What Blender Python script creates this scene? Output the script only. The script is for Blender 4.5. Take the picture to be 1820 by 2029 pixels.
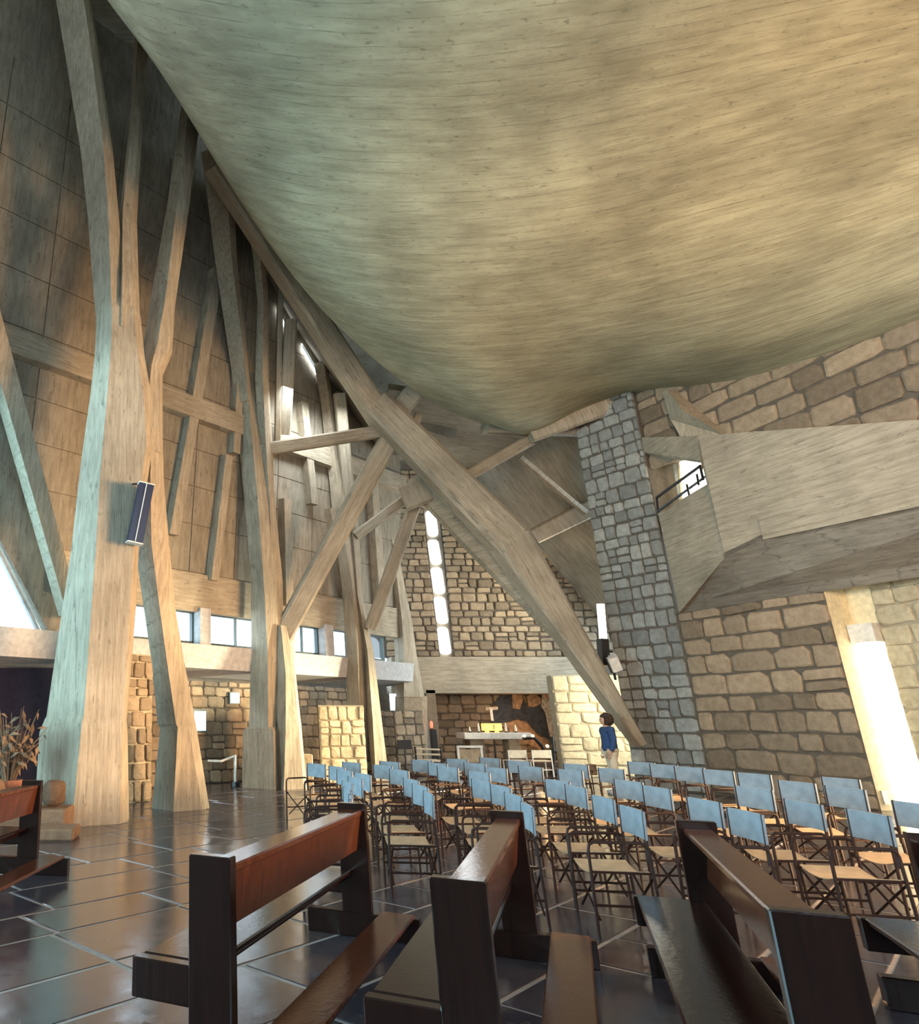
import bpy, bmesh, math, random
from mathutils import Vector, Matrix

for _o in list(bpy.data.objects):
    bpy.data.objects.remove(_o, do_unlink=True)
SC = bpy.context.scene
COL = SC.collection
RND = random.Random(7)

# ------------------------------------------------------------------ camera
F, PX, PY, PITCH, EYE = 1370.0, 400.0, 1014.0, math.radians(16.8), 1.55
CP, SP = math.cos(PITCH), math.sin(PITCH)
cam_d = bpy.data.cameras.new('camera')
cam = bpy.data.objects.new('camera', cam_d)
COL.objects.link(cam)
cam.location = (0, 0, EYE)
cam.rotation_euler = (math.pi / 2 + PITCH, 0, 0)
cam_d.sensor_fit = 'HORIZONTAL'
cam_d.sensor_width = 36.0
cam_d.lens = 36.0 * F / 1820.0
cam_d.shift_x = (910.0 - PX) / 1820.0
cam_d.shift_y = 0.0005
cam_d.clip_start, cam_d.clip_end = 0.05, 400
SC.camera = cam

# ------------------------------------------------------------------ sky, daylight, exposure
world = bpy.data.worlds.new('sky')
SC.world = world
world.use_nodes = True
bg = world.node_tree.nodes['Background']
bg.inputs['Color'].default_value = (0.66, 0.85, 1.0, 1)
bg.inputs['Strength'].default_value = 4.6
SC.view_settings.view_transform = 'Standard'
SC.view_settings.look = 'None'
SC.view_settings.exposure = 0.36
SC.view_settings.gamma = 1.0
SC.view_settings.use_curve_mapping = False


def area_light(name, loc, target, sx, sy, power, color, spread=180):
    d = bpy.data.lights.new(name, 'AREA')
    d.shape = 'RECTANGLE'
    d.size, d.size_y, d.energy, d.color = sx, sy, power, color
    d.spread = math.radians(spread)
    o = bpy.data.objects.new(name, d)
    COL.objects.link(o)
    o.location = loc
    o.rotation_euler = (Vector(target) - Vector(loc)).to_track_quat('-Z', 'Y').to_euler()
    return o


# daylight through the tall glazing of the left flank (cool) and the sunlit porch on the right (warm)
area_light('daylight_left_glazing', (-11.5, 7.0, 3.6), (6, 14, 5.0), 9, 5, 1250, (0.36, 0.80, 0.96), 150)
area_light('daylight_porch', (15.5, 5.5, 3.0), (-2, 12.0, 2.0), 4, 3.5, 1050, (1.0, 0.60, 0.30), 76)
area_light('warm_rear_fill', (3.0, -3.9, 5.0), (12.5, 11, 5.8), 8, 3.5, 470, (1.0, 0.63, 0.34), 80)  # added fill from behind the viewer, warms right wall and vault
area_light('warm_vault_fill', (16.2, 3.5, 4.2), (8.5, 9, 11), 4, 2.5, 320, (1.0, 0.56, 0.24), 100)  # added fill warming the right side of the vault, no window there
area_light('daylight_left_clerestory', (-2.2, 18.6, 3.6), (3.5, 14, 5.0), 4.5, 0.8, 120, (0.85, 0.95, 1.0))
area_light('daylight_flank_skylight', (3.5, 18.0, 10.4), (2.6, 19.6, 8.0), 2.6, 0.7, 120, (0.88, 0.96, 1.0), 140)
area_light('daylight_tower_gap', (12.2, 19.9, 2.2), (10.4, 21.2, 1.3), 0.8, 2.6, 105, (1.0, 0.88, 0.60))
area_light('daylight_tower_gap_low', (10.9, 19.5, 2.0), (2.3, 18.2, 1.3), 0.8, 2.4, 260, (1.0, 0.86, 0.55), 50)
area_light('daylight_far_right', (12.6, 21.6, 5.5), (8, 23.6, 6.2), 0.8, 3.0, 95, (1.0, 0.84, 0.58), 120)


# ------------------------------------------------------------------ geometry helpers
def at(u, v, y):
    """world point on the sight line of photograph pixel (u, v) at distance y ahead"""
    a, b = (u - PX) / F, -(v - PY) / F
    d = Vector((a, CP - b * SP, SP + b * CP))
    return d * (y / d.y) + Vector((0, 0, EYE))


def at_z(u, v, z):
    a, b = (u - PX) / F, -(v - PY) / F
    d = Vector((a, CP - b * SP, SP + b * CP))
    return d * ((z - EYE) / d.z) + Vector((0, 0, EYE))


def x_at(u, y, z):
    return (u - PX) / F * (CP * y + SP * (z - EYE))


def hit(u, v, p, n):
    a, b = (u - PX) / F, -(v - PY) / F
    d = Vector((a, CP - b * SP, SP + b * CP))
    o = Vector((0, 0, EYE))
    t = (Vector(p) - o).dot(n) / d.dot(n)
    return o + d * t


def mk(name, verts, faces, mat=None, parent=None, M=None, local=False, smooth=False, recalc=True):
    me = bpy.data.meshes.new(name)
    me.from_pydata([tuple(v) for v in verts], [], faces)
    if recalc:
        bm = bmesh.new()
        bm.from_mesh(me)
        bmesh.ops.recalc_face_normals(bm, faces=bm.faces)
        bm.to_mesh(me)
        bm.free()
    if smooth:
        me.polygons.foreach_set('use_smooth', [True] * len(me.polygons))
    me.update()
    if mat:
        me.materials.append(mat)
    return link(name, me, parent, M, local)


def link(name, me, parent=None, M=None, local=False):
    o = bpy.data.objects.new(name, me)
    COL.objects.link(o)
    if parent is not None:
        o.parent = parent
        if not local:
            o.matrix_parent_inverse = parent.matrix_basis.inverted()
    if M is not None:
        o.matrix_basis = M
    return o


def empty(name, loc, rz=0.0):
    o = bpy.data.objects.new(name, None)
    COL.objects.link(o)
    o.location = loc
    o.rotation_euler = (0, 0, rz)
    return o


def tag(o, label=None, cat=None, group=None, kind=None):
    if label: o['label'] = label
    if cat: o['category'] = cat
    if group: o['group'] = group
    if kind: o['kind'] = kind
    return o


def copy_tree(o, parent=None):
    c = o.copy()
    COL.objects.link(c)
    c.parent = parent
    for ch in o.children:
        copy_tree(ch, c)
    return c


class MB:
    """collects boxes, tubes and prisms for one mesh"""
    def __init__(self):
        self.v, self.f = [], []

    def add(self, verts, faces):
        n = len(self.v)
        self.v += [Vector(p) for p in verts]
        self.f += [tuple(i + n for i in fc) for fc in faces]
        return self

    def box(self, a, b, ch=0.0):
        x0, y0, z0 = a
        x1, y1, z1 = b
        if ch <= 0:
            return self.add([(x0, y0, z0), (x1, y0, z0), (x1, y1, z0), (x0, y1, z0), (x0, y0, z1), (x1, y0, z1), (x1, y1, z1), (x0, y1, z1)],
                            [(0, 3, 2, 1), (4, 5, 6, 7), (0, 1, 5, 4), (1, 2, 6, 5), (2, 3, 7, 6), (3, 0, 4, 7)])
        bm = bmesh.new()
        bmesh.ops.create_cube(bm, size=1)
        for v in bm.verts:
            v.co = Vector(((x0 + x1) / 2 + v.co.x * (x1 - x0), (y0 + y1) / 2 + v.co.y * (y1 - y0), (z0 + z1) / 2 + v.co.z * (z1 - z0)))
        bmesh.ops.bevel(bm, geom=bm.edges[:], offset=ch, segments=1, affect='EDGES')
        bm.verts.index_update()
        self.add([v.co.copy() for v in bm.verts], [tuple(v.index for v in f.verts) for f in bm.faces])
        bm.free()
        return self

    def tube(self, pts, r, n=6, cap=True):
        pts = [Vector(p) for p in pts]
        rings = []
        prev = None
        for i, p in enumerate(pts):
            t = (pts[min(i + 1, len(pts) - 1)] - pts[max(i - 1, 0)]).normalized()
            if prev is None:
                a = t.orthogonal().normalized()
            else:
                a = (prev - t * prev.dot(t)).normalized()
            prev = a
            b = t.cross(a)
            rr = r[i] if isinstance(r, (list, tuple)) else r
            rings.append([p + (a * math.cos(2 * math.pi * k / n) + b * math.sin(2 * math.pi * k / n)) * rr for k in range(n)])
        V = [q for rg in rings for q in rg]
        Fc = []
        for i in range(len(rings) - 1):
            for k in range(n):
                k2 = (k + 1) % n
                Fc.append((i * n + k, i * n + k2, (i + 1) * n + k2, (i + 1) * n + k))
        if cap:
            Fc.append(tuple(range(n - 1, -1, -1)))
            Fc.append(tuple((len(rings) - 1) * n + k for k in range(n)))
        return self.add(V, Fc)

    def lathe(self, prof, c=(0, 0, 0), n=14):
        V, Fc = [], []
        for r, z in prof:
            for k in range(n):
                a = 2 * math.pi * k / n
                V.append((c[0] + r * math.cos(a), c[1] + r * math.sin(a), c[2] + z))
        m = len(prof)
        for i in range(m - 1):
            for k in range(n):
                k2 = (k + 1) % n
                Fc.append((i * n + k, i * n + k2, (i + 1) * n + k2, (i + 1) * n + k))
        Fc.append(tuple(range(n - 1, -1, -1)))
        Fc.append(tuple((m - 1) * n + k for k in range(n)))
        return self.add(V, Fc)

    def prism(self, poly, off):
        """closed polygon in 3D extruded by vector off"""
        n = len(poly)
        off = Vector(off)
        V = [Vector(p) for p in poly] + [Vector(p) + off for p in poly]
        Fc = [tuple(range(n)), tuple(range(2 * n - 1, n - 1, -1))]
        Fc += [(i, (i + 1) % n, n + (i + 1) % n, n + i) for i in range(n)]
        return self.add(V, Fc)

    def build(self, name, mat, parent=None, local=False, smooth=False, M=None):
        return mk(name, self.v, self.f, mat, parent, M, local, smooth)


def frame(p0, p1, side):
    z = (p1 - p0).normalized()
    x = (side - z * side.dot(z)).normalized()
    y = z.cross(x)
    return Matrix(((x.x, y.x, z.x, p0.x), (x.y, y.y, z.y, p0.y), (x.z, y.z, z.z, p0.z), (0, 0, 0, 1)))


def beam(name, p0, p1, s0, s1, mat, parent=None, side=(0, 1, 0), ch=0.12, segs=1):
    """tapered beam with chamfered edges, local z runs along it; s = (depth along side, breadth)"""
    p0, p1 = Vector(p0), Vector(p1)
    M = frame(p0, p1, Vector(side))
    Ln = (p1 - p0).length
    V, Fc = [], []
    for i in range(segs + 1):
        t = i / segs
        w = s0[0] + (s1[0] - s0[0]) * t
        d = s0[1] + (s1[1] - s0[1]) * t
        c = min(w, d) * ch
        x, y = w / 2, d / 2
        for px, py in ((x - c, -y), (x, -y + c), (x, y - c), (x - c, y), (-x + c, y), (-x, y - c), (-x, -y + c), (-x + c, -y)):
            V.append((px, py, Ln * t))
    for i in range(segs):
        for k in range(8):
            k2 = (k + 1) % 8
            Fc.append((i * 8 + k, i * 8 + k2, i * 8 + 8 + k2, i * 8 + 8 + k))
    Fc += [tuple(range(7, -1, -1)), tuple(segs * 8 + k for k in range(8))]
    return mk(name, V, Fc, mat, parent, M)


def loft(name, secs, mat, parent=None):
    """upright member; each section = (v, y, left, edge, edge2, right, thick): pixel columns of its four front arrises"""
    V, Fc = [], []
    for (v, y, a, b, c, d, t) in secs:
        z = at((a + d) / 2, v, y).z
        for u, yy in ((a, y), (b, y - t), (c, y - t * 0.45), (d, y + t * 0.15)):
            V.append((x_at(u, yy, z), yy, z))
        V.append((x_at(d, y, z) - 0.02, y + t * 0.8, z))
        V.append((x_at(a, y, z) + 0.06, y + t * 0.8, z))
    n = 6
    for i in range(len(secs) - 1):
        for k in range(n):
            k2 = (k + 1) % n
            Fc.append((i * n + k, i * n + k2, i * n + n + k2, i * n + n + k))
    Fc += [tuple(range(n)), tuple((len(secs) - 1) * n + k for k in range(n - 1, -1, -1))]
    return mk(name, V, Fc, mat, parent)


# ------------------------------------------------------------------ materials
def nodes(name, rough=0.7, metallic=0.0, spec=None):
    m = bpy.data.materials.new(name)
    m.use_nodes = True
    nt = m.node_tree
    b = nt.nodes['Principled BSDF']
    b.inputs['Roughness'].default_value = rough
    b.inputs['Metallic'].default_value = metallic
    if spec is not None:
        b.inputs['Specular IOR Level'].default_value = spec
    return m, nt, b


def N(nt, typ, **kw):
    n = nt.nodes.new(typ)
    for k, v in kw.items():
        if k in n.inputs.keys():
            n.inputs[k].default_value = v
        else:
            setattr(n, k, v)
    return n


def ramp(nt, stops):
    r = nt.nodes.new('ShaderNodeValToRGB')
    e = r.color_ramp.elements
    while len(e) < len(stops):
        e.new(0.5)
    for el, (p, c) in zip(e, stops):
        el.position = p
        el.color = (c[0], c[1], c[2], 1)
    return r


def mixc(nt, fac, a, b, mode='MIX'):
    m = nt.nodes.new('ShaderNodeMix')
    m.data_type = 'RGBA'
    m.blend_type = mode
    L = nt.links
    for sock, val in ((m.inputs[0], fac), (m.inputs[6], a), (m.inputs[7], b)):
        if hasattr(val, 'is_linked'):
            L.new(val, sock)
        elif isinstance(val, (tuple, list)):
            sock.default_value = (val[0], val[1], val[2], 1)
        else:
            sock.default_value = val
    return m.outputs[2]


def plain(name, col, rough=0.6, metallic=0.0, emit=None, strength=0.0, var=0.0, spec=None):
    m, nt, b = nodes(name, rough, metallic, spec)
    tc = N(nt, 'ShaderNodeTexCoord')
    no = N(nt, 'ShaderNodeTexNoise', Scale=9.0, Detail=5.0)
    nt.links.new(tc.outputs['Object'], no.inputs['Vector'])
    k = 0.16 + var
    r = ramp(nt, [(0.3, [c * (1 - k) for c in col]), (0.7, [min(1, c * (1 + k)) for c in col])])
    nt.links.new(no.outputs['Fac'], r.inputs['Fac'])
    nt.links.new(r.outputs['Color'], b.inputs['Base Color'])
    if emit:
        b.inputs['Emission Color'].default_value = (*emit, 1)
        b.inputs['Emission Strength'].default_value = strength
    return m


def concrete(name, col, stretch, coord='Object', board=5.5, streak=1.0, bump=0.5, seam=None, pit=7.0):
    """board-marked concrete: grain and board joints run along the axis with the small mapping scale"""
    m, nt, b = nodes(name, 0.82, 0, 0.25)
    L = nt.links
    tc = N(nt, 'ShaderNodeTexCoord')
    mp = N(nt, 'ShaderNodeMapping')
    mp.inputs['Scale'].default_value = stretch
    L.new(tc.outputs[coord], mp.inputs['Vector'])
    grain = N(nt, 'ShaderNodeTexNoise', Scale=1.3 * board, Detail=7.0, Roughness=0.62)
    L.new(mp.outputs[0], grain.inputs['Vector'])
    boards = N(nt, 'ShaderNodeTexNoise', Scale=board * 0.55, Detail=1.0, Roughness=0.3)
    L.new(mp.outputs[0], boards.inputs['Vector'])
    big = N(nt, 'ShaderNodeTexNoise', Scale=0.55, Detail=6.0, Roughness=0.6)
    L.new(tc.outputs[coord], big.inputs['Vector'])
    pits = N(nt, 'ShaderNodeTexNoise', Scale=pit, Detail=4.0, Roughness=0.75)
    mp2 = N(nt, 'ShaderNodeMapping')
    mp2.inputs['Scale'].default_value = [0.35 + 0.35 * s for s in stretch]
    L.new(tc.outputs[coord], mp2.inputs['Vector'])
    L.new(mp2.outputs[0], pits.inputs['Vector'])
    dk, lt = [c * 0.66 for c in col], [min(1, c * 1.25) for c in col]
    r1 = ramp(nt, [(0.28, dk), (0.72, lt)])
    L.new(big.outputs['Fac'], r1.inputs['Fac'])
    r2 = ramp(nt, [(0.33, [0.55] * 3), (0.50, [1.0] * 3)])
    L.new(grain.outputs['Fac'], r2.inputs['Fac'])
    r3 = ramp(nt, [(0.38, [0.86, 0.85, 0.83]), (0.62, [1.06] * 3)])
    L.new(boards.outputs['Fac'], r3.inputs['Fac'])
    r4 = ramp(nt, [(0.33, [0.35] * 3), (0.41, [1.0] * 3)])
    L.new(pits.outputs['Fac'], r4.inputs['Fac'])
    c = mixc(nt, 0.42 * streak, r1.outputs[0], r2.outputs[0], 'MULTIPLY')
    c = mixc(nt, 0.9, c, r3.outputs[0], 'MULTIPLY')
    c = mixc(nt, 0.6, c, r4.outputs[0], 'MULTIPLY')
    if seam:
        # board joints: thin broken dark lines at even spacing
        ax, step = seam
        sx = N(nt, 'ShaderNodeSeparateXYZ')
        L.new(tc.outputs[coord], sx.inputs[0])
        tot = None
        for nm, wgt in ax.items():
            mm = N(nt, 'ShaderNodeMath', operation='MULTIPLY')
            mm.inputs[1].default_value = wgt / step
            L.new(sx.outputs[nm], mm.inputs[0])
            if tot is None:
                tot = mm.outputs[0]
            else:
                ad = N(nt, 'ShaderNodeMath', operation='ADD')
                L.new(tot, ad.inputs[0]); L.new(mm.outputs[0], ad.inputs[1])
                tot = ad.outputs[0]
        wob = N(nt, 'ShaderNodeMath', operation='MULTIPLY_ADD')
        wob.inputs[1].default_value = 0.35
        L.new(boards.outputs['Fac'], wob.inputs[0]); L.new(tot, wob.inputs[2])
        fr = N(nt, 'ShaderNodeMath', operation='FRACT')
        L.new(wob.outputs[0], fr.inputs[0])
        rs = ramp(nt, [(0.0, [1] * 3), (0.10, [0] * 3)])
        L.new(fr.outputs[0], rs.inputs['Fac'])
        brk = N(nt, 'ShaderNodeTexNoise', Scale=1.7, Detail=3.0, Roughness=0.7)
        L.new(tc.outputs[coord], brk.inputs['Vector'])
        rk = ramp(nt, [(0.40, [0] * 3), (0.60, [1] * 3)])
        L.new(brk.outputs['Fac'], rk.inputs['Fac'])
        mk_ = mixc(nt, 1.0, rs.outputs[0], rk.outputs[0], 'MULTIPLY')
        c = mixc(nt, mk_, c, [v * 0.42 for v in col])
    L.new(c, b.inputs['Base Color'])
    bp = N(nt, 'ShaderNodeBump', Strength=bump, Distance=0.03)
    L.new(grain.outputs['Fac'], bp.inputs['Height'])
    L.new(bp.outputs[0], b.inputs['Normal'])
    return m


def stone_mat(name, col, var=0.35, hue=(1.0, 0.93, 0.82)):
    m, nt, b = nodes(name, 0.88, 0, 0.2)
    L = nt.links
    oi = N(nt, 'ShaderNodeObjectInfo')
    tc = N(nt, 'ShaderNodeTexCoord')
    geo = N(nt, 'ShaderNodeNewGeometry')
    n1 = N(nt, 'ShaderNodeTexNoise', Scale=7.0, Detail=8.0, Roughness=0.65)
    n2 = N(nt, 'ShaderNodeTexNoise', Scale=28.0, Detail=4.0, Roughness=0.7)
    L.new(geo.outputs['Position'], n1.inputs['Vector'])
    L.new(geo.outputs['Position'], n2.inputs['Vector'])
    ra = ramp(nt, [(0.0, [c * (1 - var) for c in col]), (0.5, col), (1.0, [min(1, col[i] * (1 + var * hue[i])) for i in range(3)])])
    L.new(oi.outputs['Random'], ra.inputs['Fac'])
    rb = ramp(nt, [(0.3, [0.66, 0.63, 0.6]), (0.68, [1.12] * 3)])
    L.new(n1.outputs['Fac'], rb.inputs['Fac'])
    c = mixc(nt, 0.85, ra.outputs[0], rb.outputs[0], 'MULTIPLY')
    L.new(c, b.inputs['Base Color'])
    bp = N(nt, 'ShaderNodeBump', Strength=0.7, Distance=0.02)
    mx = N(nt, 'ShaderNodeMath', operation='ADD')
    L.new(n1.outputs['Fac'], mx.inputs[0])
    L.new(n2.outputs['Fac'], mx.inputs[1])
    L.new(mx.outputs[0], bp.inputs['Height'])
    L.new(bp.outputs[0], b.inputs['Normal'])
    return m


def slab_mat():
    m, nt, b = nodes('slate_slab', 0.3, 0, 0.75)
    L = nt.links
    oi = N(nt, 'ShaderNodeObjectInfo')
    geo = N(nt, 'ShaderNodeNewGeometry')
    n1 = N(nt, 'ShaderNodeTexNoise', Scale=1.6, Detail=8.0, Roughness=0.65, Distortion=1.2)
    n2 = N(nt, 'ShaderNodeTexNoise', Scale=3.2, Detail=9.0, Roughness=0.75, Distortion=2.5)
    L.new(geo.outputs['Position'], n1.inputs['Vector'])
    L.new(geo.outputs['Position'], n2.inputs['Vector'])
    ra = ramp(nt, [(0.0, (0.048, 0.046, 0.060)), (0.35, (0.070, 0.060, 0.066)), (0.7, (0.058, 0.056, 0.072)), (1.0, (0.088, 0.068, 0.064))])
    L.new(oi.outputs['Random'], ra.inputs['Fac'])
    rb = ramp(nt, [(0.3, [0.6, 0.6, 0.65]), (0.7, [1.35, 1.25, 1.2])])
    L.new(n1.outputs['Fac'], rb.inputs['Fac'])
    c = mixc(nt, 0.9, ra.outputs[0], rb.outputs[0], 'MULTIPLY')
    rv = ramp(nt, [(0.60, [0] * 3), (0.70, [1] * 3)])
    L.new(n2.outputs['Fac'], rv.inputs['Fac'])
    c = mixc(nt, rv.outputs[0], c, (0.20, 0.16, 0.15))
    L.new(c, b.inputs['Base Color'])
    rr = ramp(nt, [(0.3, [0.06] * 3), (0.7, [0.2] * 3)])
    L.new(n1.outputs['Fac'], rr.inputs['Fac'])
    L.new(rr.outputs[0], b.inputs['Roughness'])
    bp = N(nt, 'ShaderNodeBump', Strength=0.06, Distance=0.02)
    L.new(n2.outputs['Fac'], bp.inputs['Height'])
    L.new(bp.outputs[0], b.inputs['Normal'])
    return m


def wood(name, c1, c2, rough=0.15, axis=(14, 14, 0.9)):
    m, nt, b = nodes(name, rough, 0, 0.5)
    L = nt.links
    tc = N(nt, 'ShaderNodeTexCoord')
    mp = N(nt, 'ShaderNodeMapping')
    mp.inputs['Scale'].default_value = axis
    L.new(tc.outputs['Object'], mp.inputs['Vector'])
    n1 = N(nt, 'ShaderNodeTexNoise', Scale=2.2, Detail=6.0, Roughness=0.6, Distortion=0.6)
    L.new(mp.outputs[0], n1.inputs['Vector'])
    r = ramp(nt, [(0.3, c1), (0.7, c2)])
    L.new(n1.outputs['Fac'], r.inputs['Fac'])
    L.new(r.outputs[0], b.inputs['Base Color'])
    bp = N(nt, 'ShaderNodeBump', Strength=0.08, Distance=0.01)
    L.new(n1.outputs['Fac'], bp.inputs['Height'])
    L.new(bp.outputs[0], b.inputs['Normal'])
    return m


CON = (0.40, 0.345, 0.26)
M = {}
M['con_v'] = concrete('board_concrete_upright', CON, (6, 6, 0.5), seam=({'X': 1.0, 'Y': 0.8}, 0.16))
M['con_h'] = concrete('board_concrete_level', CON, (0.5, 0.5, 6), seam=({'Z': 1.0}, 0.16))
M['con_dark'] = concrete('board_concrete_dark', (0.26, 0.23, 0.185), (0.5, 0.5, 6), seam=({'X': 0.9, 'Z': .6}, 0.2))  # darker concrete of the balcony soffit and recess ceiling
M['con_wall'] = concrete('board_concrete_wall', (0.30, 0.265, 0.205), (3.2, 3.2, 0.6), streak=0.8, seam=({'X': .76, 'Y': 0.65}, 0.19))
M['con_shell'] = concrete('board_concrete_vault', (0.36, 0.34, 0.225), (0.55, 2.6, 1), coord='UV', board=3.6, streak=0.75, bump=0.8, seam=({'Y': 1.0}, 0.19), pit=9.0)
M['con_soffit'] = concrete('board_concrete_soffit', (0.34, 0.305, 0.24), (0.5, 4, 0.5))
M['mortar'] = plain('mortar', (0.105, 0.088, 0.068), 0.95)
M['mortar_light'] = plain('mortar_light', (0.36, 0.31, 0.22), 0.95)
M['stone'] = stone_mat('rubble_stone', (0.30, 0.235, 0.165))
M['stone_back'] = stone_mat('rubble_stone_back', (0.31, 0.245, 0.17))
M['stone_tower'] = stone_mat('rubble_stone_tower', (0.29, 0.305, 0.29), 0.3)  # cool light tint on the tower put into its grey-green stone
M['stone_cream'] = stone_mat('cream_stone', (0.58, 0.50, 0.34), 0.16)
M['slab'] = slab_mat()
M['grout'] = plain('grout', (0.36, 0.31, 0.27), 0.8)
M['wood'] = wood('dark_stained_wood', (0.010, 0.005, 0.004), (0.020, 0.008, 0.006))
M['wood_red'] = wood('red_brown_wood', (0.055, 0.018, 0.009), (0.12, 0.036, 0.015))
M['steel'] = plain('brown_painted_steel', (0.032, 0.016, 0.012), 0.5, 0.0, spec=0.25)
M['canvas_blue'] = plain('blue_grey_canvas', (0.235, 0.29, 0.335), 0.85)
M['canvas_tan'] = plain('tan_canvas', (0.46, 0.33, 0.20), 0.85)
M['canvas_cream'] = plain('cream_canvas', (0.62, 0.52, 0.38), 0.85)
M['white_paint'] = plain('white_paint', (0.72, 0.68, 0.60), 0.5)
M['plaster'] = plain('cream_plaster', (0.78, 0.66, 0.42), 0.8)
M['plaster_white'] = plain('pale_concrete', (0.42, 0.42, 0.42), 0.8)
M['black'] = plain('black_metal', (0.012, 0.011, 0.012), 0.4)
M['navy'] = plain('navy_metal', (0.012, 0.012, 0.035), 0.35)
M['navy_panel'] = plain('navy_panel', (0.012, 0.012, 0.026), 0.9, spec=0.1)
M['grey_metal'] = plain('grey_metal', (0.45, 0.45, 0.46), 0.4, 0.2)
M['frame_green'] = plain('dark_window_frame', (0.03, 0.06, 0.06), 0.5)
M['daylight'] = plain('daylit_frosted_glass', (0.9, 0.95, 1.0), 0.3, emit=(0.88, 0.95, 1.0), strength=3.2)
M['daylight_warm'] = plain('sunlit_frosted_glass', (1.0, 0.95, 0.85), 0.3, emit=(1.0, 0.93, 0.75), strength=4.5)
def glass_mat():
    m, nt, b = nodes('window_glass', 0.02)
    b.inputs['Base Color'].default_value = (0.9, 0.97, 1, 1)
    b.inputs['Transmission Weight'].default_value = 1.0
    b.inputs['IOR'].default_value = 1.02
    return m
M['glass'] = glass_mat()
M['terracotta'] = plain('terracotta', (0.30, 0.13, 0.08), 0.8)
M['dry_leaf'] = plain('dry_leaf', (0.19, 0.125, 0.075), 0.85, var=0.25)
M['dry_dark'] = plain('dry_stalk', (0.10, 0.065, 0.04), 0.85, var=0.2)
M['rock'] = stone_mat('brown_rock', (0.22, 0.14, 0.09))
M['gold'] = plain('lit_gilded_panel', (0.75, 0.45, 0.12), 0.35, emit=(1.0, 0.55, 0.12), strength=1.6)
M['flame'] = plain('flame', (1, 0.7, 0.3), 0.5, emit=(1.0, 0.72, 0.35), strength=2.5)
M['red_lamp'] = plain('red_lamp', (0.8, 0.05, 0.03), 0.4, emit=(1.0, 0.06, 0.03), strength=5)
M['wax'] = plain('wax', (0.85, 0.8, 0.68), 0.5)
M['mosaic_dark'] = plain('mosaic_dark', (0.045, 0.048, 0.055), 0.7, var=0.3)
M['mosaic_warm'] = plain('mosaic_warm', (0.42, 0.25, 0.13), 0.7, var=0.3)
M['mosaic_light'] = plain('mosaic_light', (0.55, 0.45, 0.32), 0.7, var=0.3)
M['skin'] = plain('skin', (0.50, 0.30, 0.20), 0.55)
M['hair'] = plain('dark_hair', (0.035, 0.018, 0.010), 0.6, var=0.3)
M['denim'] = plain('blue_jacket', (0.022, 0.060, 0.16), 0.85)
M['trousers'] = plain('cream_trousers', (0.60, 0.53, 0.40), 0.85)


def clear_glass():
    m, nt, b = nodes('clear_window_glass', 0.05)
    tr = N(nt, 'ShaderNodeBsdfTransparent')
    gl = N(nt, 'ShaderNodeBsdfGlossy', Roughness=0.03)
    mx = N(nt, 'ShaderNodeMixShader')
    mx.inputs[0].default_value = 0.06
    nt.links.new(tr.outputs[0], mx.inputs[1])
    nt.links.new(gl.outputs[0], mx.inputs[2])
    nt.links.new(mx.outputs[0], nt.nodes['Material Output'].inputs['Surface'])
    return m


M['pane'] = clear_glass()
UP = Vector((0, 0, 1))


def structure(o):
    o['kind'] = 'structure'
    return o


# ================================================================== FLOOR: slate slabs, each proud of the grout bed
floor = structure(mk('floor', [(-16, -6, -0.005), (18, -6, -0.005), (18, 32, -0.005), (-16, 32, -0.005), (-16, -6, -0.3), (18, -6, -0.3), (18, 32, -0.3), (-16, 32, -0.3)],
                     [(0, 1, 2, 3), (7, 6, 5, 4), (0, 4, 5, 1), (1, 5, 6, 2), (2, 6, 7, 3), (3, 7, 4, 0)], M['grout']))
slab_meshes = []
for k in range(6):
    r = random.Random(k)
    c = 0.012
    q = [(-.5 + r.uniform(0, .006), -.5 + r.uniform(0, .01)), (.5 - r.uniform(0, .006), -.5 + r.uniform(0, .01)), (.5 - r.uniform(0, .006), .5 - r.uniform(0, .01)), (-.5 + r.uniform(0, .006), .5 - r.uniform(0, .01))]
    V = [(x, y, 0.0) for x, y in q] + [(x * (1 - c), y * (1 - c), 1.0) for x, y in q]
    me = bpy.data.meshes.new('floor_slab')
    me.from_pydata(V, [], [(4, 5, 6, 7), (0, 1, 5, 4), (1, 2, 6, 5), (2, 3, 7, 6), (3, 0, 4, 7)])
    me.materials.append(M['slab'])
    slab_meshes.append(me)
ang = math.radians(48)
sd, sn = Vector((math.sin(ang), math.cos(ang), 0)), Vector((math.cos(ang), -math.sin(ang), 0))
slabs = []
row = -16.0
rr = random.Random(11)
while row < 22:
    w = rr.choice([0.5, 0.62, 0.68, 0.76, 0.84])
    s = -14.0 + rr.uniform(0, 1)
    while s < 34:
        ln = rr.uniform(0.7, 1.7)
        c = sd * (s + ln / 2) + sn * (row + w / 2)
        if -15 < c.x < 17 and -5 < c.y < 31:
            slabs.append((c, ln - 0.03, w - 0.03))
        s += ln
    row += w


def floor_px(c):
    zc = CP * c.y + SP * (-EYE)
    if zc < 0.5: return None
    yc = -SP * c.y - CP * EYE
    return PX + F * c.x / zc, PY - F * yc / zc


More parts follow.
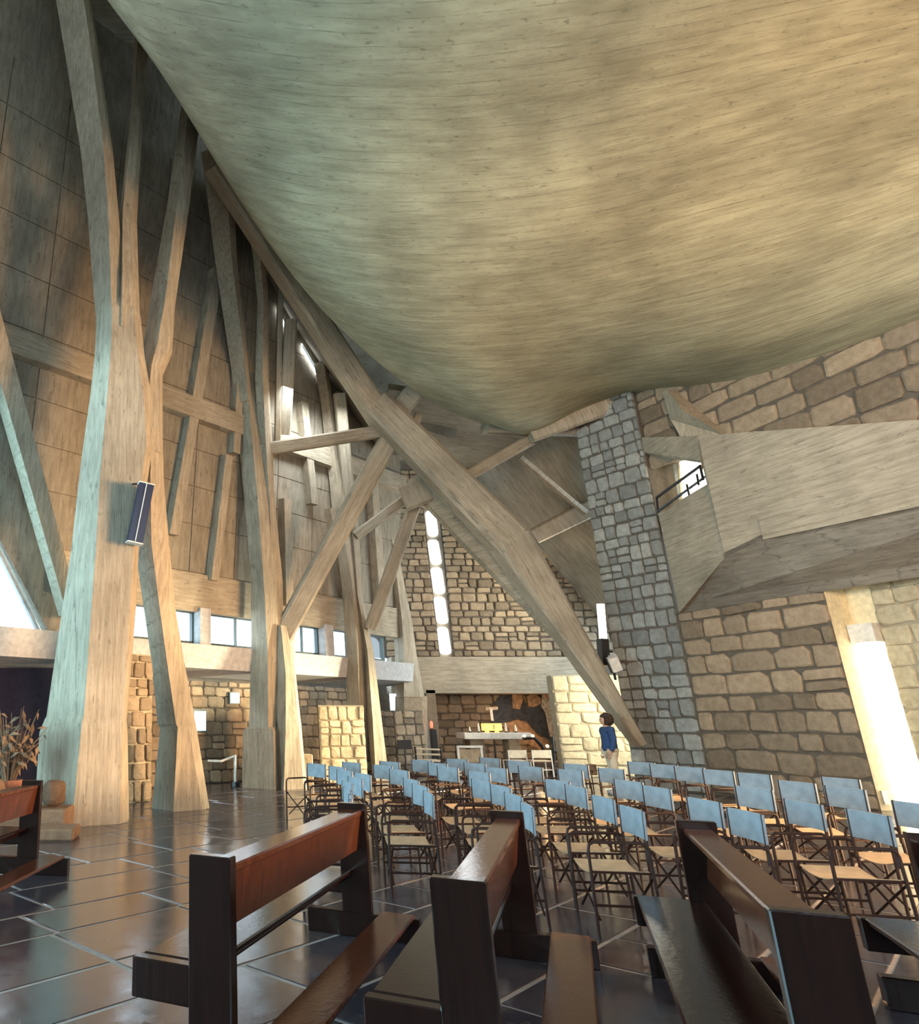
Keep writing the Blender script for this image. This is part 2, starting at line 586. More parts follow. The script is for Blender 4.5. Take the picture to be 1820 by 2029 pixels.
vis, rest = [], []
for sl in slabs:
    p = floor_px(sl[0])
    if p and -60 < p[0] < 1880 and 1480 < p[1] < 2080:
        vis.append((-p[1], sl))
    else:
        rest.append(sl)
vis.sort(key=lambda t: t[0])
for i, (_, (c, ln, w)) in enumerate(vis):
    if i < 300:
        o = link('floor_slab', slab_meshes[i % 6], floor)
        o.matrix_basis = Matrix(((sd.x * ln, sn.x * w, 0, c.x), (sd.y * ln, sn.y * w, 0, c.y), (0, 0, 0.005 + 0.001 * (i % 3 - 1), -0.005), (0, 0, 0, 1)))
    else:
        rest.append((c, ln, w))
mb = MB()
for c, ln, w in rest:
    a, b = sd * ln / 2, sn * w / 2
    P = [c - a - b, c + a - b, c + a + b, c - a + b]
    n = len(mb.v)
    mb.add([Vector((p.x, p.y, -0.005)) for p in P] + [Vector((p.x, p.y, 0.0)) for p in P], [(4, 5, 6, 7), (0, 1, 5, 4), (1, 2, 6, 5), (2, 3, 7, 6), (3, 0, 4, 7)])
tag(mb.build('floor_slab_field', M['slab'], floor), kind='stuff')

# ================================================================== stone courses
stone_meshes = []
for k in range(10):
    r = random.Random(100 + k)
    j = lambda a: r.uniform(-a, a)
    # irregular eight-cornered face, bevelled back to the wall
    pts = [(-.5 + .12 + j(.10), -.5 + j(.035)), (.5 - .12 + j(.10), -.5 + j(.035)), (.5 + j(.03), -.5 + .17 + j(.12)), (.5 + j(.03), .5 - .17 + j(.12)),
           (.5 - .12 + j(.10), .5 + j(.035)), (-.5 + .12 + j(.10), .5 + j(.035)), (-.5 + j(.03), .5 - .17 + j(.12)), (-.5 + j(.03), -.5 + .17 + j(.12))]
    V = [(x, 0.15, z) for x, z in pts] + [(x * .97, -.55 + j(.1), z * .96) for x, z in pts] + [(x * .84, -.95 + j(.12), z * .82) for x, z in pts] + [(j(.1), -1.0, j(.1))]
    Fc = []
    for b in (0, 8):
        Fc += [(b + i, b + (i + 1) % 8, b + 8 + (i + 1) % 8, b + 8 + i) for i in range(8)]
    Fc += [(16 + i, 16 + (i + 1) % 8, 24) for i in range(8)]
    me = bpy.data.meshes.new('stone')
    me.from_pydata(V, [], Fc)
    bm = bmesh.new(); bm.from_mesh(me); bmesh.ops.recalc_face_normals(bm, faces=bm.faces); bm.to_mesh(me); bm.free()
    stone_meshes.append(me)
_stone_by_mat = {}


def stone_of(mat, k):
    key = (mat.name, k)
    if key not in _stone_by_mat:
        me = stone_meshes[k].copy()
        me.materials.append(mat)
        _stone_by_mat[key] = me
    return _stone_by_mat[key]


def courses(parent, P0, a, n, z0, z1, spans, hr, wr, depth, mat, seed=1, gap=0.02, limit=300):
    """lay rubble courses on the wall through P0 along a (unit), outward normal n; spans(z) gives (s0, s1) runs"""
    r = random.Random(seed)
    a, n = Vector(a), Vector(n)
    P0 = Vector(P0)
    z = z0
    cnt = 0
    while z < z1 - 0.05:
        h = min(r.uniform(*hr), z1 - z)
        if z1 - (z + h) < hr[0] * 0.5: h = z1 - z
        for (s0, s1) in spans(z + h / 2):
            s = s0 - r.uniform(0, wr[0] * 0.3)
            while s < s1 - 0.04:
                w = r.uniform(*wr)
                if s1 - (s + w) < wr[0] * 0.45: w = s1 - s
                e = min(s + w, s1)
                st = max(s, s0)
                ww = e - st
                parts = [(0, 1)]
                if h > hr[0] * 1.35 and r.random() < 0.22: parts = [(0, .48), (.48, 1)]
                for (q0, q1) in parts:
                    hh = h * (q1 - q0)
                    if ww > 0.06 and cnt < limit:
                        c = P0 + a * (st + ww / 2) + UP * (z + h * (q0 + q1) / 2 + r.uniform(-.012, .012))
                        c.z = z + h * (q0 + q1) / 2 + r.uniform(-.012, .012)
                        d = depth * r.uniform(0.65, 1.25)
                        tw = r.uniform(-.05, .05)
                        ax = (a * math.cos(tw) + UP * math.sin(tw)) * (ww - gap)
                        zx = (UP * math.cos(tw) - a * math.sin(tw)) * (hh - gap)
                        o = link('stone', stone_of(mat, r.randrange(10)), parent)
                        o.matrix_basis = Matrix(((ax.x, -n.x * d, zx.x, c.x), (ax.y, -n.y * d, zx.y, c.y), (ax.z, -n.z * d, zx.z, c.z), (0, 0, 0, 1)))
                        cnt += 1
                s = e
        z += h
    return cnt


# ================================================================== CEILING: the sagging concrete vault
rows = [
    [(60, -560, 13.5), (-20, -400, 11.0), (40, -330, 9.2), (300, -260, 7.6), (640, -215, 6.6), (1050, -235, 6.2), (1500, -320, 6.0), (2050, -480, 6.0), (2500, -650, 6.0)],
    [(330, -120, 14.5), (185, -70, 11.6), (240, 0, 9.8), (420, 52, 8.6), (700, 82, 7.9), (1050, 62, 7.5), (1500, -20, 7.2), (2050, -150, 7.0), (2500, -300, 6.9)],
    [(450, 90, 15.2), (330, 110, 12.9), (360, 200, 11.0), (500, 240, 9.9), (740, 268, 9.2), (1070, 252, 8.8), (1500, 160, 8.3), (2050, 30, 7.7), (2500, -90, 7.4)],
    [(560, 270, 16.0), (455, 315, 14.2), (478, 395, 12.4), (600, 440, 11.3), (800, 460, 10.7), (1100, 440, 10.2), (1500, 345, 9.5), (2050, 200, 8.3), (2500, 80, 7.8)],
    [(690, 470, 17.0), (580, 500, 15.4), (598, 566, 13.8), (700, 605, 12.9), (870, 625, 12.4), (1130, 605, 12.0), (1500, 520, 10.8), (2050, 340, 8.8), (2500, 220, 8.1)],
    [(800, 620, 18.0), (706, 645, 16.6), (720, 692, 15.4), (810, 722, 14.7), (950, 738, 14.2), (1170, 710, 13.9), (1500, 648, 12.0), (2050, 450, 9.1), (2500, 330, 8.2)],
    [(920, 740, 18.8), (838, 760, 18.0), (850, 792, 17.2), (920, 812, 16.6), (1020, 822, 16.2), (1210, 765, 15.8), (1500, 712, 13.0), (2050, 530, 9.4), (2500, 400, 8.3)],
    [(1010, 800, 19.4), (945, 815, 19.0), (955, 838, 18.6), (1000, 852, 18.3), (1070, 858, 18.0), (1240, 788, 17.4), (1500, 754, 13.9), (2050, 575, 9.8), (2500, 440, 8.5)],
]
ctrl = [[at(*p) for p in rw] for rw in rows]


def cr(p0, p1, p2, p3, t):
    return 0.5 * ((2 * p1) + (p2 - p0) * t + (2 * p0 - 5 * p1 + 4 * p2 - p3) * t * t + (3 * p1 - p0 - 3 * p2 + p3) * t ** 3)


def spline(P, n):
    out = []
    for i in range(len(P) - 1):
        a, b, c, d = P[max(i - 1, 0)], P[i], P[i + 1], P[min(i + 2, len(P) - 1)]
        for k in range(n):
            out.append(cr(a, b, c, d, k / n))
    out.append(P[-1])
    return out


NS, NT = 8, 8
g1 = [spline(rw, NS) for rw in ctrl]
cols = [spline([g1[r][k] for r in range(len(g1))], NT) for k in range(len(g1[0]))]
nu, nv = len(cols), len(cols[0])
V, UVc = [], []
thick = 0.22
for k in range(nu):
    for j in range(nv):
        V.append(cols[k][j])
top = []
for k in range(nu):
    for j in range(nv):
        t1 = cols[min(k + 1, nu - 1)][j] - cols[max(k - 1, 0)][j]
        t2 = cols[k][min(j + 1, nv - 1)] - cols[k][max(j - 1, 0)]
        nn = t1.cross(t2).normalized()
        if nn.z < 0 and k > 20: nn = -nn
        top.append(nn)
if sum(t.z for t in top) < 0: top = [-t for t in top]
V += [V[i] + top[i] * thick for i in range(nu * nv)]
off = nu * nv
Fc = []
for k in range(nu - 1):
    for j in range(nv - 1):
        i = k * nv + j
        Fc.append((i, i + 1, i + nv + 1, i + nv))
        Fc.append((off + i, off + i + nv, off + i + nv + 1, off + i + 1))
for k in range(nu - 1):
    for j in (0, nv - 1):
        i = k * nv + j
        Fc.append((i, i + nv, off + i + nv, off + i))
for j in range(nv - 1):
    for k in (0, nu - 1):
        i = k * nv + j
        Fc.append((i, i + 1, off + i + 1, off + i))
ceiling = structure(mk('ceiling', V, Fc, M['con_shell'], smooth=True))
# arc-length coordinates so that the board marks run across the vault
ju, jv = [0.0], [0.0]
for k in range(1, nu): ju.append(ju[-1] + (cols[k][nv // 2] - cols[k - 1][nv // 2]).length)
for j in range(1, nv): jv.append(jv[-1] + (cols[nu // 2][j] - cols[nu // 2][j - 1]).length)
uvl = ceiling.data.uv_layers.new(name='boards')
for lp in ceiling.data.loops:
    i = lp.vertex_index % off
    uvl.data[lp.index].uv = (ju[i // nv], jv[i % nv])

# the hall behind the viewer: walls, with a rear opening added for the warm fill
mb = MB()
for a, b in (((-16, 0), (18, 2.6)), ((-16, 7.0), (18, 19.0)), ((-16, 2.6), (-3.5, 7.0)), ((11.5, 2.6), (18, 7.0))):
    mb.box((a[0], -4.3, a[1]), (b[0], -4.0, b[1]))
structure(mb.build('wall_rear', M['con_wall']))
wr = MB()
for x in (-3.5, 0.2, 4.0, 7.8, 11.4):
    wr.box((x, -4.25, 2.6), (x + .1, -4.1, 7.0))
structure(wr.build('window_12', M['frame_green']))  # made-up frame around the rear fill lamp
structure(MB().box((-16, -4.0, 7.5), (-15.7, 8.0, 19.0)).build('wall_far_left', M['con_wall']))
structure(MB().box((16.5, -4.0, 0.0), (16.8, 14.0, 19.0)).build('wall_far_right', M['con_wall']))
structure(MB().box((-16, -4.0, 7.4), (-5.2, 12.4, 7.6)).build('ceiling_shade_slab', M['con_soffit']))  # unseen slab added to keep left light off the upper wall
# upper roof slab far above the vault closes the hall
structure(MB().box((-16, -3, 19.0), (18, 32, 19.3)).build('ceiling_roof_slab', M['con_soffit']))

# ================================================================== LEFT FLANK WALL
W0, wd, wn = Vector((-0.6, 17.1, 0)), Vector((0.76, 0.65, 0)).normalized(), Vector((0.65, -0.76, 0)).normalized()
z_sill, z_head = hit(450, 1281, W0, wn).z, hit(450, 1217, W0, wn).z
KL = 0.09
lean = (wn * KL + UP)
PB = W0 + UP * z_head
ln_n = wd.cross(lean).normalized()
if ln_n.dot(wn) < 0: ln_n = -ln_n


def wall(s, h, o=0.0):
    return W0 + wd * s + UP * h + wn * (KL * max(0, h - z_head)) + wn * o


def on_wall(u, v):
    p = hit(u, v, PB, ln_n)
    return (p - W0 - wn * 0).dot(wd), p.z


def on_sill(u, v):
    p = hit(u, v, W0, wn)
    return p.dot(wd) - W0.dot(wd), p.z


d0, d1 = on_wall(90, 1281), on_wall(0, 1098)
far = (d1[0] + (d1[0] - d0[0]) * 2.2, d1[1] + (d1[1] - d0[1]) * 2.2)
s_end = 9.5
poly = [d0, (d0[0], z_head), (s_end, z_head), (s_end, 15.5), (-15, 20.5), far]
mb = MB()
s250 = on_sill(252, 1260)[0]
pts = [wall(s, h) for s, h in ((d0[0], z_sill - .02), (s250, z_sill - .02), (s250, z_head), (s_end, z_head), (s_end, 19.1), (-8, 19.1), (far[0], 19.1), (far[0], far[1]))]
mb.prism(pts, -ln_n * 0.3)
wall_left = structure(mb.build('wall_left', M['con_wall']))
# board-formed panels of the flank wall, separated by recessed joints
hgt = [z_head + 0.95, 6.4, 7.4, 8.4, 9.9, 11.2, 12.5, 13.8, 15.1, 16.4]
for i in range(len(hgt) - 1):
    s = -7.5
    k = 0
    while s < s_end:
        w = 1.55
        e = min(s + w, s_end)
        dl = lambda h: d0[0] + (far[0] - d0[0]) * (h - d0[1]) / (far[1] - d0[1])
        lim = min(dl(hgt[i]), dl(hgt[i + 1])) if hgt[i + 1] < far[1] else far[0]
        hi_ok = hgt[i + 1] < 17.0 - 0.53 * max(0, s + w)
        if s >= max(dl(hgt[i]), dl(hgt[i + 1])) and hi_ok:
            g = 0.012
            q = [wall(s + g, hgt[i] + g), wall(e - g, hgt[i] + g), wall(e - g, hgt[i + 1] - g), wall(s + g, hgt[i + 1] - g)]
            MB().prism(q, ln_n * 0.035).build('panel', M['con_wall'], wall_left)
        s += w
        k += 1
# head beam over the strip windows, mid rail, and uprights
def rail(s0, s1, h0, h1, o, name='rail', mat='con_h'):
    q = [wall(s0, h0, 0.0), wall(s1, h0, 0.0), wall(s1, h1, 0.0), wall(s0, h1, 0.0)]
    return MB().prism(q, wn * o).build(name, M[mat], wall_left)


rail(d0[0], s_end, z_head - 0.05, z_head + 0.9, 0.16, 'head_beam')
h_rail = on_wall(380, 815)[1]
rail(-6.0, s_end, h_rail - 0.28, h_rail + 0.28, 0.30, 'mid_rail')
for (u0, v0, u1, v1, w) in ((332, 1060, 377, 800, .30), (412, 1150, 441, 905, .26), (377, 800, 420, 540, .34), (455, 900, 470, 640, .25), (690, 1225, 648, 1010, .4), (745, 1200, 728, 950, .35), (560, 1200, 556, 990, .3), (610, 1000, 590, 800, .3)):
    a, b = on_wall(u0, v0), on_wall(u1, v1)
    q = [wall(a[0] - w / 2, a[1]), wall(a[0] + w / 2, a[1]), wall(b[0] + w / 2, b[1]), wall(b[0] - w / 2, b[1])]
    MB().prism(q, ln_n * 0.28).build('upright', M['con_v'], wall_left)
# slanting jamb of the big triangular window
a, b = on_wall(118, 1225), on_wall(-60, 600)
q = [wall(a[0] - .22, a[1], .3), wall(a[0] + .12, a[1], .3), wall(b[0] + .3, b[1], .3), wall(b[0] - .2, b[1], .3)]
MB().prism(q, wn * 0.35).build('raking_strut', M['con_v'], wall_left)

# sill ledge and low flank wall
mb = MB()
for (s0, s1) in ((-14, s_end - .2),):
    A = [W0 + wd * s0 + wn * 0.55 + UP * (z_sill - 0.06), W0 + wd * s0 - wn * 0.6 + UP * z_sill, W0 + wd * s0 - wn * 0.6 + UP * (z_sill - 0.75), W0 + wd * s0 + wn * 0.45 + UP * (z_sill - 0.62)]
    mb.prism(A, wd * (s1 - s0))
structure(mb.build('trim_1', M['plaster_white']))
low = structure(MB().prism([W0 + wd * -14 - wn * 1.1, W0 + wd * 10.2 - wn * 1.1, W0 + wd * 10.2 - wn * 1.1 + UP * (z_sill - .7), W0 + wd * -14 - wn * 1.1 + UP * (z_sill - .7)], -wn * 0.3).build('wall_aisle', M['mortar']))
courses(low, W0 - wn * 1.1, wd, wn, 0.0, z_sill - 0.8, lambda z: [(-4.5, 9.5)], (0.24, 0.36), (0.35, 0.62), 0.05, M['stone_back'], 5)
# small square windows in the low wall
for i, (u0, v0, u1, v1) in enumerate(((385, 1408, 407, 1446), (457, 1372, 473, 1391))):
    pw = W0 - wn * 1.0
    q = [hit(u, v, pw, wn) for u, v in ((u0, v1), (u1, v1), (u1, v0), (u0, v0))]
    c = sum(q, Vector()) / 4
    f = structure(MB().prism([c + (p - c) * 1.25 for p in q], -wn * 0.08).build('window_%d' % (6 + i), M['frame_green']))
    MB().prism([p + wn * 0.015 for p in q], -wn * 0.03).build('pane', M['daylight'], f)
# navy panel at the far left below the ledge
q = [hit(u, v, W0 - wn * 0.3, wn) for u, v in ((-180, 1620), (112, 1600), (112, 1322), (-180, 1322))]
navy = tag(MB().prism(q, wn * 0.06).build('dark_screen', M['navy_panel']), 'dark navy screen panel under the ledge at the far left', 'screen')

# strip windows: mullioned lights between sill and head beam
def strip_window(idx, u0, u1, mulls):
    s0, s1 = on_sill(u0, 1260)[0], on_sill(u1, 1260)[0]
    pv = lambda s, z, o=0: W0 + wd * s + UP * z + wn * o
    f = MB()
    t = 0.07
    for (a, b, c, d) in ((s0, s1, z_head - t, z_head + 0.02), (s0, s1, z_sill - 0.02, z_sill + t), (s0, s0 + t, z_sill, z_head), (s1 - t, s1, z_sill, z_head)):
        f.prism([pv(a, c, -.12), pv(b, c, -.12), pv(b, d, -.12), pv(a, d, -.12)], wn * 0.1)
    o = structure(f.build('window_%d' % idx, M['frame_green']))
    edges = [s0] + [s0 + (s1 - s0) * m for m in mulls] + [s1]
    for i in range(len(edges) - 1):
        a, b = edges[i] + .02, edges[i + 1] - .02
        MB().prism([pv(a, z_sill, -.09), pv(b, z_sill, -.09), pv(b, z_head, -.09), pv(a, z_head, -.09)], wn * 0.012).build('pane', M['pane'], o)
        if i:
            e = edges[i]
            MB().prism([pv(e - .025, z_sill, -.11), pv(e + .025, z_sill, -.11), pv(e + .025, z_head, -.11), pv(e - .025, z_head, -.11)], wn * 0.07).build('mullion', M['frame_green'], o)


strip_window(1, 250, 386, [0.5])
strip_window(2, 403, 560, [0.4])
strip_window(3, 568, 632, [0.5])
strip_window(4, 646, 760, [0.35])
for (u0, u1) in ((384, 405), (631, 648), (556, 571)):
    s0, s1 = on_sill(u0, 1260)[0], on_sill(u1, 1260)[0]
    MB().prism([W0 + wd * s0 + UP * (z_sill - .05) - wn * .2, W0 + wd * s1 + UP * (z_sill - .05) - wn * .2, W0 + wd * s1 + UP * (z_head + .05) - wn * .2, W0 + wd * s0 + UP * (z_head + .05) - wn * .2], wn * 0.45).build('window_post', M['plaster_white'], wall_left)
# big triangular window
q = [wall(d0[0], d0[1], -.15), wall(far[0], far[1], -.15), wall(-14, far[1], -.15), wall(-14, d0[1], -.15)]
w5 = structure(MB().prism([q[0] + wd * -.02, q[1] + wd * -.02, q[1] + wd * .06, q[0] + wd * .06], wn * .1).build('window_5', M['plaster_white']))
MB().prism(q, wn * 0.012).build('pane', M['pane'], w5)

# flank roof between the wall head and the vault's edge rib
rib_pts = [at(430, 330, 13.2), at(600, 600, 15.4), at(752, 828, 17.8), at(800, 900, 19.5)]
head_px = [(470, 400), (508, 495), (577, 628), (640, 722), (690, 800), (760, 900)]
head_pts = []
for u, v in head_px:
    p = hit(u, v, PB, ln_n)
    head_pts.append(p - ln_n * 0.1)
mb = MB()
rr_ = [rib_pts[0], rib_pts[0].lerp(rib_pts[1], .5), rib_pts[1], rib_pts[1].lerp(rib_pts[2], .55), rib_pts[2], rib_pts[3]]
for i in range(5):
    q = [head_pts[i], head_pts[i + 1], rr_[i + 1], rr_[i]]
    mb.prism(q, UP * 0.25)
structure(mb.build('ceiling_flank', M['con_soffit']))
for i, (pa, pb) in enumerate((((545, 606), (566, 655)), ((592, 681), (628, 743)))):
    a = hit(pa[0], pa[1], PB, ln_n) + ln_n * .12
    b = hit(pb[0], pb[1], PB, ln_n) + ln_n * .12
    ex = UP * -0.22
    o = structure(MB().prism([a, b, b + ex, a + ex], -ln_n * 0.04).build('window_%d' % (8 + i), M['daylight']))
    bar = [a + ex * .42, b + ex * .42, b + ex * .55, a + ex * .55]
    MB().prism([p + ln_n * .01 for p in bar], ln_n * .03).build('glazing_bar', M['frame_green'], o)
structure(MB().prism([at(560, 420, 19.5), at(930, 760, 21.0), at(900, 870, 21.0), at(640, 780, 20.6)], (0, .3, .2)).build('ceiling_link', M['con_soffit']))
# sliver of sky between vault and rib
q = [at(630, 622, 15.9), at(636, 620, 15.9), at(649, 641, 15.9), at(645, 650, 15.9)]
structure(MB().prism(q, (0, .05, 0)).build('window_10', M['daylight']))

# ================================================================== BRANCHING COLUMNS
def column(name, base_uvy, label):
    p = at_z(base_uvy[0], base_uvy[1], 0.0)
    o = empty(name, (p.x, p.y, 0))
    return tag(o, label, 'column', 'branching concrete columns')


c1 = column('branching_column', (190, 1630, 0), 'massive tree-like concrete column with two legs and a loudspeaker, nearest on the left')
loft('trunk', [(1642, 12.1, 66, 140, 236, 253, .55), (1450, 12.1, 78, 160, 243, 250, .5), (1425, 12.1, 88, 163, 244, 249, .46), (1418, 12.1, 92, 166, 245, 250, .45), (1200, 12.1, 124, 182, 258, 268, .42),
               (1080, 12.1, 142, 191, 266, 274, .4), (960, 12.15, 155, 198, 280, 290, .4), (880, 12.2, 165, 205, 290, 303, .38), (780, 12.2, 179, 214, 284, 300, .36), (700, 12.2, 188, 220, 272, 286, .33), (620, 12.2, 191, 222, 264, 278, .3), (560, 12.35, 200, 224, 252, 262, .2)], M['con_v'], c1)
loft('branch', [(660, 12.2, 194, 222, 240, 252, .30), (590, 12.2, 186, 220, 238, 246, .31), (430, 12.1, 174, 214, 228, 236, .28), (300, 11.9, 160, 204, 217, 224, .26), (100, 11.6, 128, 178, 190, 196, .25), (-90, 11.2, 96, 150, 160, 168, .23)], M['con_v'], c1)
loft('branch', [(660, 12.22, 230, 240, 262, 278, .30), (560, 12.25, 234, 242, 264, 275, .29), (430, 12.5, 236, 243, 263, 271, .26), (250, 12.8, 256, 262, 276, 282, .2), (60, 13.0, 268, 275, 290, 298, .2)], M['con_v'], c1)
loft('branch', [(900, 12.5, 262, 285, 316, 322, .3), (735, 12.6, 282, 300, 316, 322, .28), (692, 12.6, 282, 312, 334, 341, .28), (600, 12.7, 297, 328, 341, 347, .26), (404, 13.0, 331, 352, 368, 375, .24), (200, 13.4, 360, 378, 392, 400, .22)], M['con_v'], c1)
loft('leg', [(1608, 13.9, 300, 343, 402, 416, .5), (1440, 13.75, 317, 352, 374, 389, .42), (1434, 13.75, 312, 349, 372, 388, .40), (1315, 13.5, 301, 331, 354, 366, .36), (1200, 13.2, 284, 315, 338, 347, .34),
             (1085, 12.9, 268, 300, 326, 336, .32), (960, 12.6, 272, 298, 318, 325, .32), (860, 12.5, 280, 300, 314, 322, .3)], M['con_v'], c1)

c2 = column('branching_column', (530, 1565, 0), 'tree-like concrete column with a grey squared foot and pale second leg, behind the first row')
loft('trunk', [(1572, 18.1, 479, 545, 552, 556, .5), (1446, 18.1, 481, 541, 549, 553, .48), (1438, 18.1, 493, 531, 546, 551, .42), (1290, 18.1, 497, 530, 548, 560, .42), (1150, 18.0, 497, 522, 546, 560, .4), (1000, 17.9, 485, 511, 530, 545, .38), (870, 17.8, 472, 498, 514, 535, .36), (740, 17.6, 461, 488, 497, 508, .3)], M['con_v'], c2)
loft('branch', [(800, 17.6, 466, 492, 498, 503, .32), (724, 17.3, 457, 484, 490, 494, .3), (517, 16.0, 426, 458, 464, 470, .28), (385, 15.0, 410, 450, 457, 463, .26), (300, 14.5, 398, 440, 448, 452, .25)], M['con_v'], c2)
loft('branch', [(1100, 18.1, 530, 538, 541, 545, .3), (1000, 18.0, 522, 534, 540, 543, .3), (880, 17.8, 512, 526, 536, 540, .3), (750, 17.3, 505, 520, 528, 532, .28), (600, 16.6, 510, 522, 528, 532, .26), (505, 16.0, 501, 514, 521, 526, .25), (400, 15.4, 478, 490, 496, 502, .25)], M['con_v'], c2)
loft('leg', [(1562, 17.9, 553, 562, 602, 608, .4), (1440, 17.9, 549, 566, 592, 597, .35), (1335, 18.0, 545, 566, 582, 586, .3), (1240, 18.1, 540, 556, 566, 572, .28)], M['con_v'], c2)

c3 = column('branching_column', (728, 1545, 0), 'slender tree-like concrete column beside the cream stone partition')
loft('trunk', [(1560, 20.6, 688, 712, 722, 728, .35), (1390, 20.6, 687, 712, 721, 727, .32), (1290, 20.6, 685, 708, 716, 722, .3), (1157, 20.5, 677, 697, 703, 708, .3), (1039, 20.4, 660, 678, 688, 692, .28), (965, 20.3, 654, 672, 680, 685, .26), (882, 20.1, 644, 660, 664, 668, .25), (800, 19.8, 636, 652, 656, 660, .25), (720, 19.4, 622, 640, 645, 649, .25)], M['con_v'], c3)
loft('leg', [(1560, 20.5, 738, 746, 766, 773, .32), (1425, 20.5, 728, 738, 750, 756, .3), (1290, 20.6, 722, 728, 736, 740, .28), (1180, 20.6, 702, 708, 714, 718, .26), (1060, 20.6, 694, 700, 708, 712, .25), (900, 20.4, 674, 682, 690, 696, .25), (780, 20.0, 660, 668, 678, 686, .25)], M['con_v'], c3)

c4 = column('branching_column', (812, 1500, 0), 'broad leaning concrete pier against the far stone wall')
loft('trunk', [(1380, 23.2, 785, 800, 832, 841, .35), (1300, 23.2, 783, 800, 818, 826, .34), (1230, 23.1, 779, 796, 810, 816, .32), (1100, 23.0, 770, 780, 786, 790, .3), (930, 22.8, 747, 758, 763, 766, .3), (840, 22.6, 735, 744, 748, 752, .3)], M['con_v'], c4)
loft('foot', [(1520, 23.3, 784, 800, 838, 848, .45), (1378, 23.3, 784, 800, 836, 846, .42)], M['stone_back'], c4)

# ribs standing on the flank wall farther down the aisle
for (u0, v0, u1, v1, y0, y1, w) in ((563, 860, 576, 632, 18.2, 17.0, .34), (549, 880, 556, 520, 18.2, 16.6, .16), (700, 1100, 672, 778, 21.0, 19.2, .34)):
    o = beam('wall_rib', at(u0, v0, y0), at(u1, v1, y1), (.3, w), (.3, w), M['con_v'], side=(0, 1, 0))
    lab = {563: 'pale concrete rib with a bright head under the first slit window', 549: 'thin concrete rib just right of the second branching column', 700: 'concrete rib on the flank wall behind the slender column'}[u0]
    tag(o, lab, 'rib', 'ribs on the flank wall')

# ================================================================== STRUTS AND THE GREAT DIAGONAL BEAM
def strut(name, a, b, s0, s1, label, mat='con_v', ch=.14):
    p0, p1 = at(*a), at(*b)
    return tag(beam(name, p0, p1, s0, s1, M[mat], side=(0, 1, 0.2), ch=ch), label, 'beam')


strut('edge_rib', (425, 325, 13.3), (768, 850, 18.1), (.7, .42), (.7, .62), 'dark concrete rib running under the left edge of the vault')
strut('tie_beam', (500, 893, 17.8), (765, 852, 18.1), (.34, .34), (.34, .34), 'level concrete tie between the second column and the great beam')
strut('diagonal_strut', (540, 1292, 18.25), (778, 856, 18.1), (.46, .52), (.46, .52), 'long raking strut rising from the second column to the great beam')
strut('diagonal_strut', (706, 1060, 20.4), (812, 980, 19.6), (.26, .30), (.26, .30), 'short strut from the slender column to the beam junction')
strut('diagonal_strut', (733, 1245, 20.4), (826, 985, 19.4), (.28, .34), (.28, .34), 'thin steep strut from the slender column foot to the beam junction')
strut('diagonal_strut', (918, 945, 17.9), (1048, 872, 18.3), (.3, .32), (.3, .32), 'short strut from the great beam up to the vault lip')
gb = empty('great_diagonal_beam', at(1262, 1470, 17.0))
tag(gb, 'huge concrete beam falling diagonally to the foot of the stone tower', 'beam')
beam('upper_rib', at(742, 800, 17.6), at(1010, 1072, 17.5), (.8, .78), (.8, .98), M['con_v'], gb, side=(0, 1, 0.2), ch=.16)
beam('upper_rib', at(1008, 1070, 17.5), at(1266, 1475, 17.1), (.8, .98), (.5, .16), M['con_v'], gb, side=(0, 1, 0.2), ch=.16)
pw = [at(806, 950, 18.6), at(840, 930, 18.2), at(1000, 1085, 17.9), at(1250, 1430, 17.2), at(1240, 1448, 17.2), at(1110, 1268, 17.8), at(930, 1085, 18.4), at(842, 992, 18.7)]
MB().prism(pw, (0.05, .35, 0)).build('lower_web', M['con_h'], gb)
strut('junction_block', (800, 985, 19.0), (880, 955, 18.4), (.7, .8), (.5, .7), 'pale concrete block where the thin struts meet the great beam', 'con_h')
for (a, b, lab) in (((793, 846, 18.3), (812, 800, 18.0), 'small concrete prop at the head of the great beam'), ((816, 862, 18.4), (829, 818, 18.2), 'thin concrete prop just right of the small prop')):
    strut('roof_prop', a, b, (.16, .2), (.16, .2), lab)
strut('vault_bracket', (798, 800, 17.6), (850, 742, 16.6), (.6, .55), (.5, .5), 'squared concrete bracket under the lower lip of the vault', 'con_h')
strut('lip_beam', (960, 848, 18.0), (1150, 850, 18.2), (.5, .3), (.5, .32), 'level beam under the vault lip next to the tower', 'con_h')
strut('lip_beam', (1048, 862, 18.0), (1262, 782, 17.1), (.7, .42), (.7, .5), 'rising beam from the vault lip to the tower head', 'con_h')

# ================================================================== FAR ROOF behind the great beam
A_ = at(770, 770, 19.0); B_ = at(1165, 830, 18.8); C_ = at(1175, 1040, 21.0); D_ = at(1230, 1290, 24.3); E_ = at(918, 930, 24.3); F_ = at(760, 905, 23.6)
mb = MB()
for q in ((A_, B_, E_), (B_, C_, E_), (C_, D_, E_), (A_, E_, F_)):
    mb.prism(q, UP * 0.2)
structure(mb.build('ceiling_far', M['con_soffit']))
strut('roof_beam', (1030, 905, 20.2), (1160, 1015, 20.4), (.2, .14), (.2, .14), 'thin pale beam crossing the far roof beside the tower', 'con_h')
strut('roof_beam', (1060, 1060, 21.9), (1180, 1000, 20.6), (.3, .5), (.3, .55), 'broad beam under the far roof beside the tower', 'con_h')

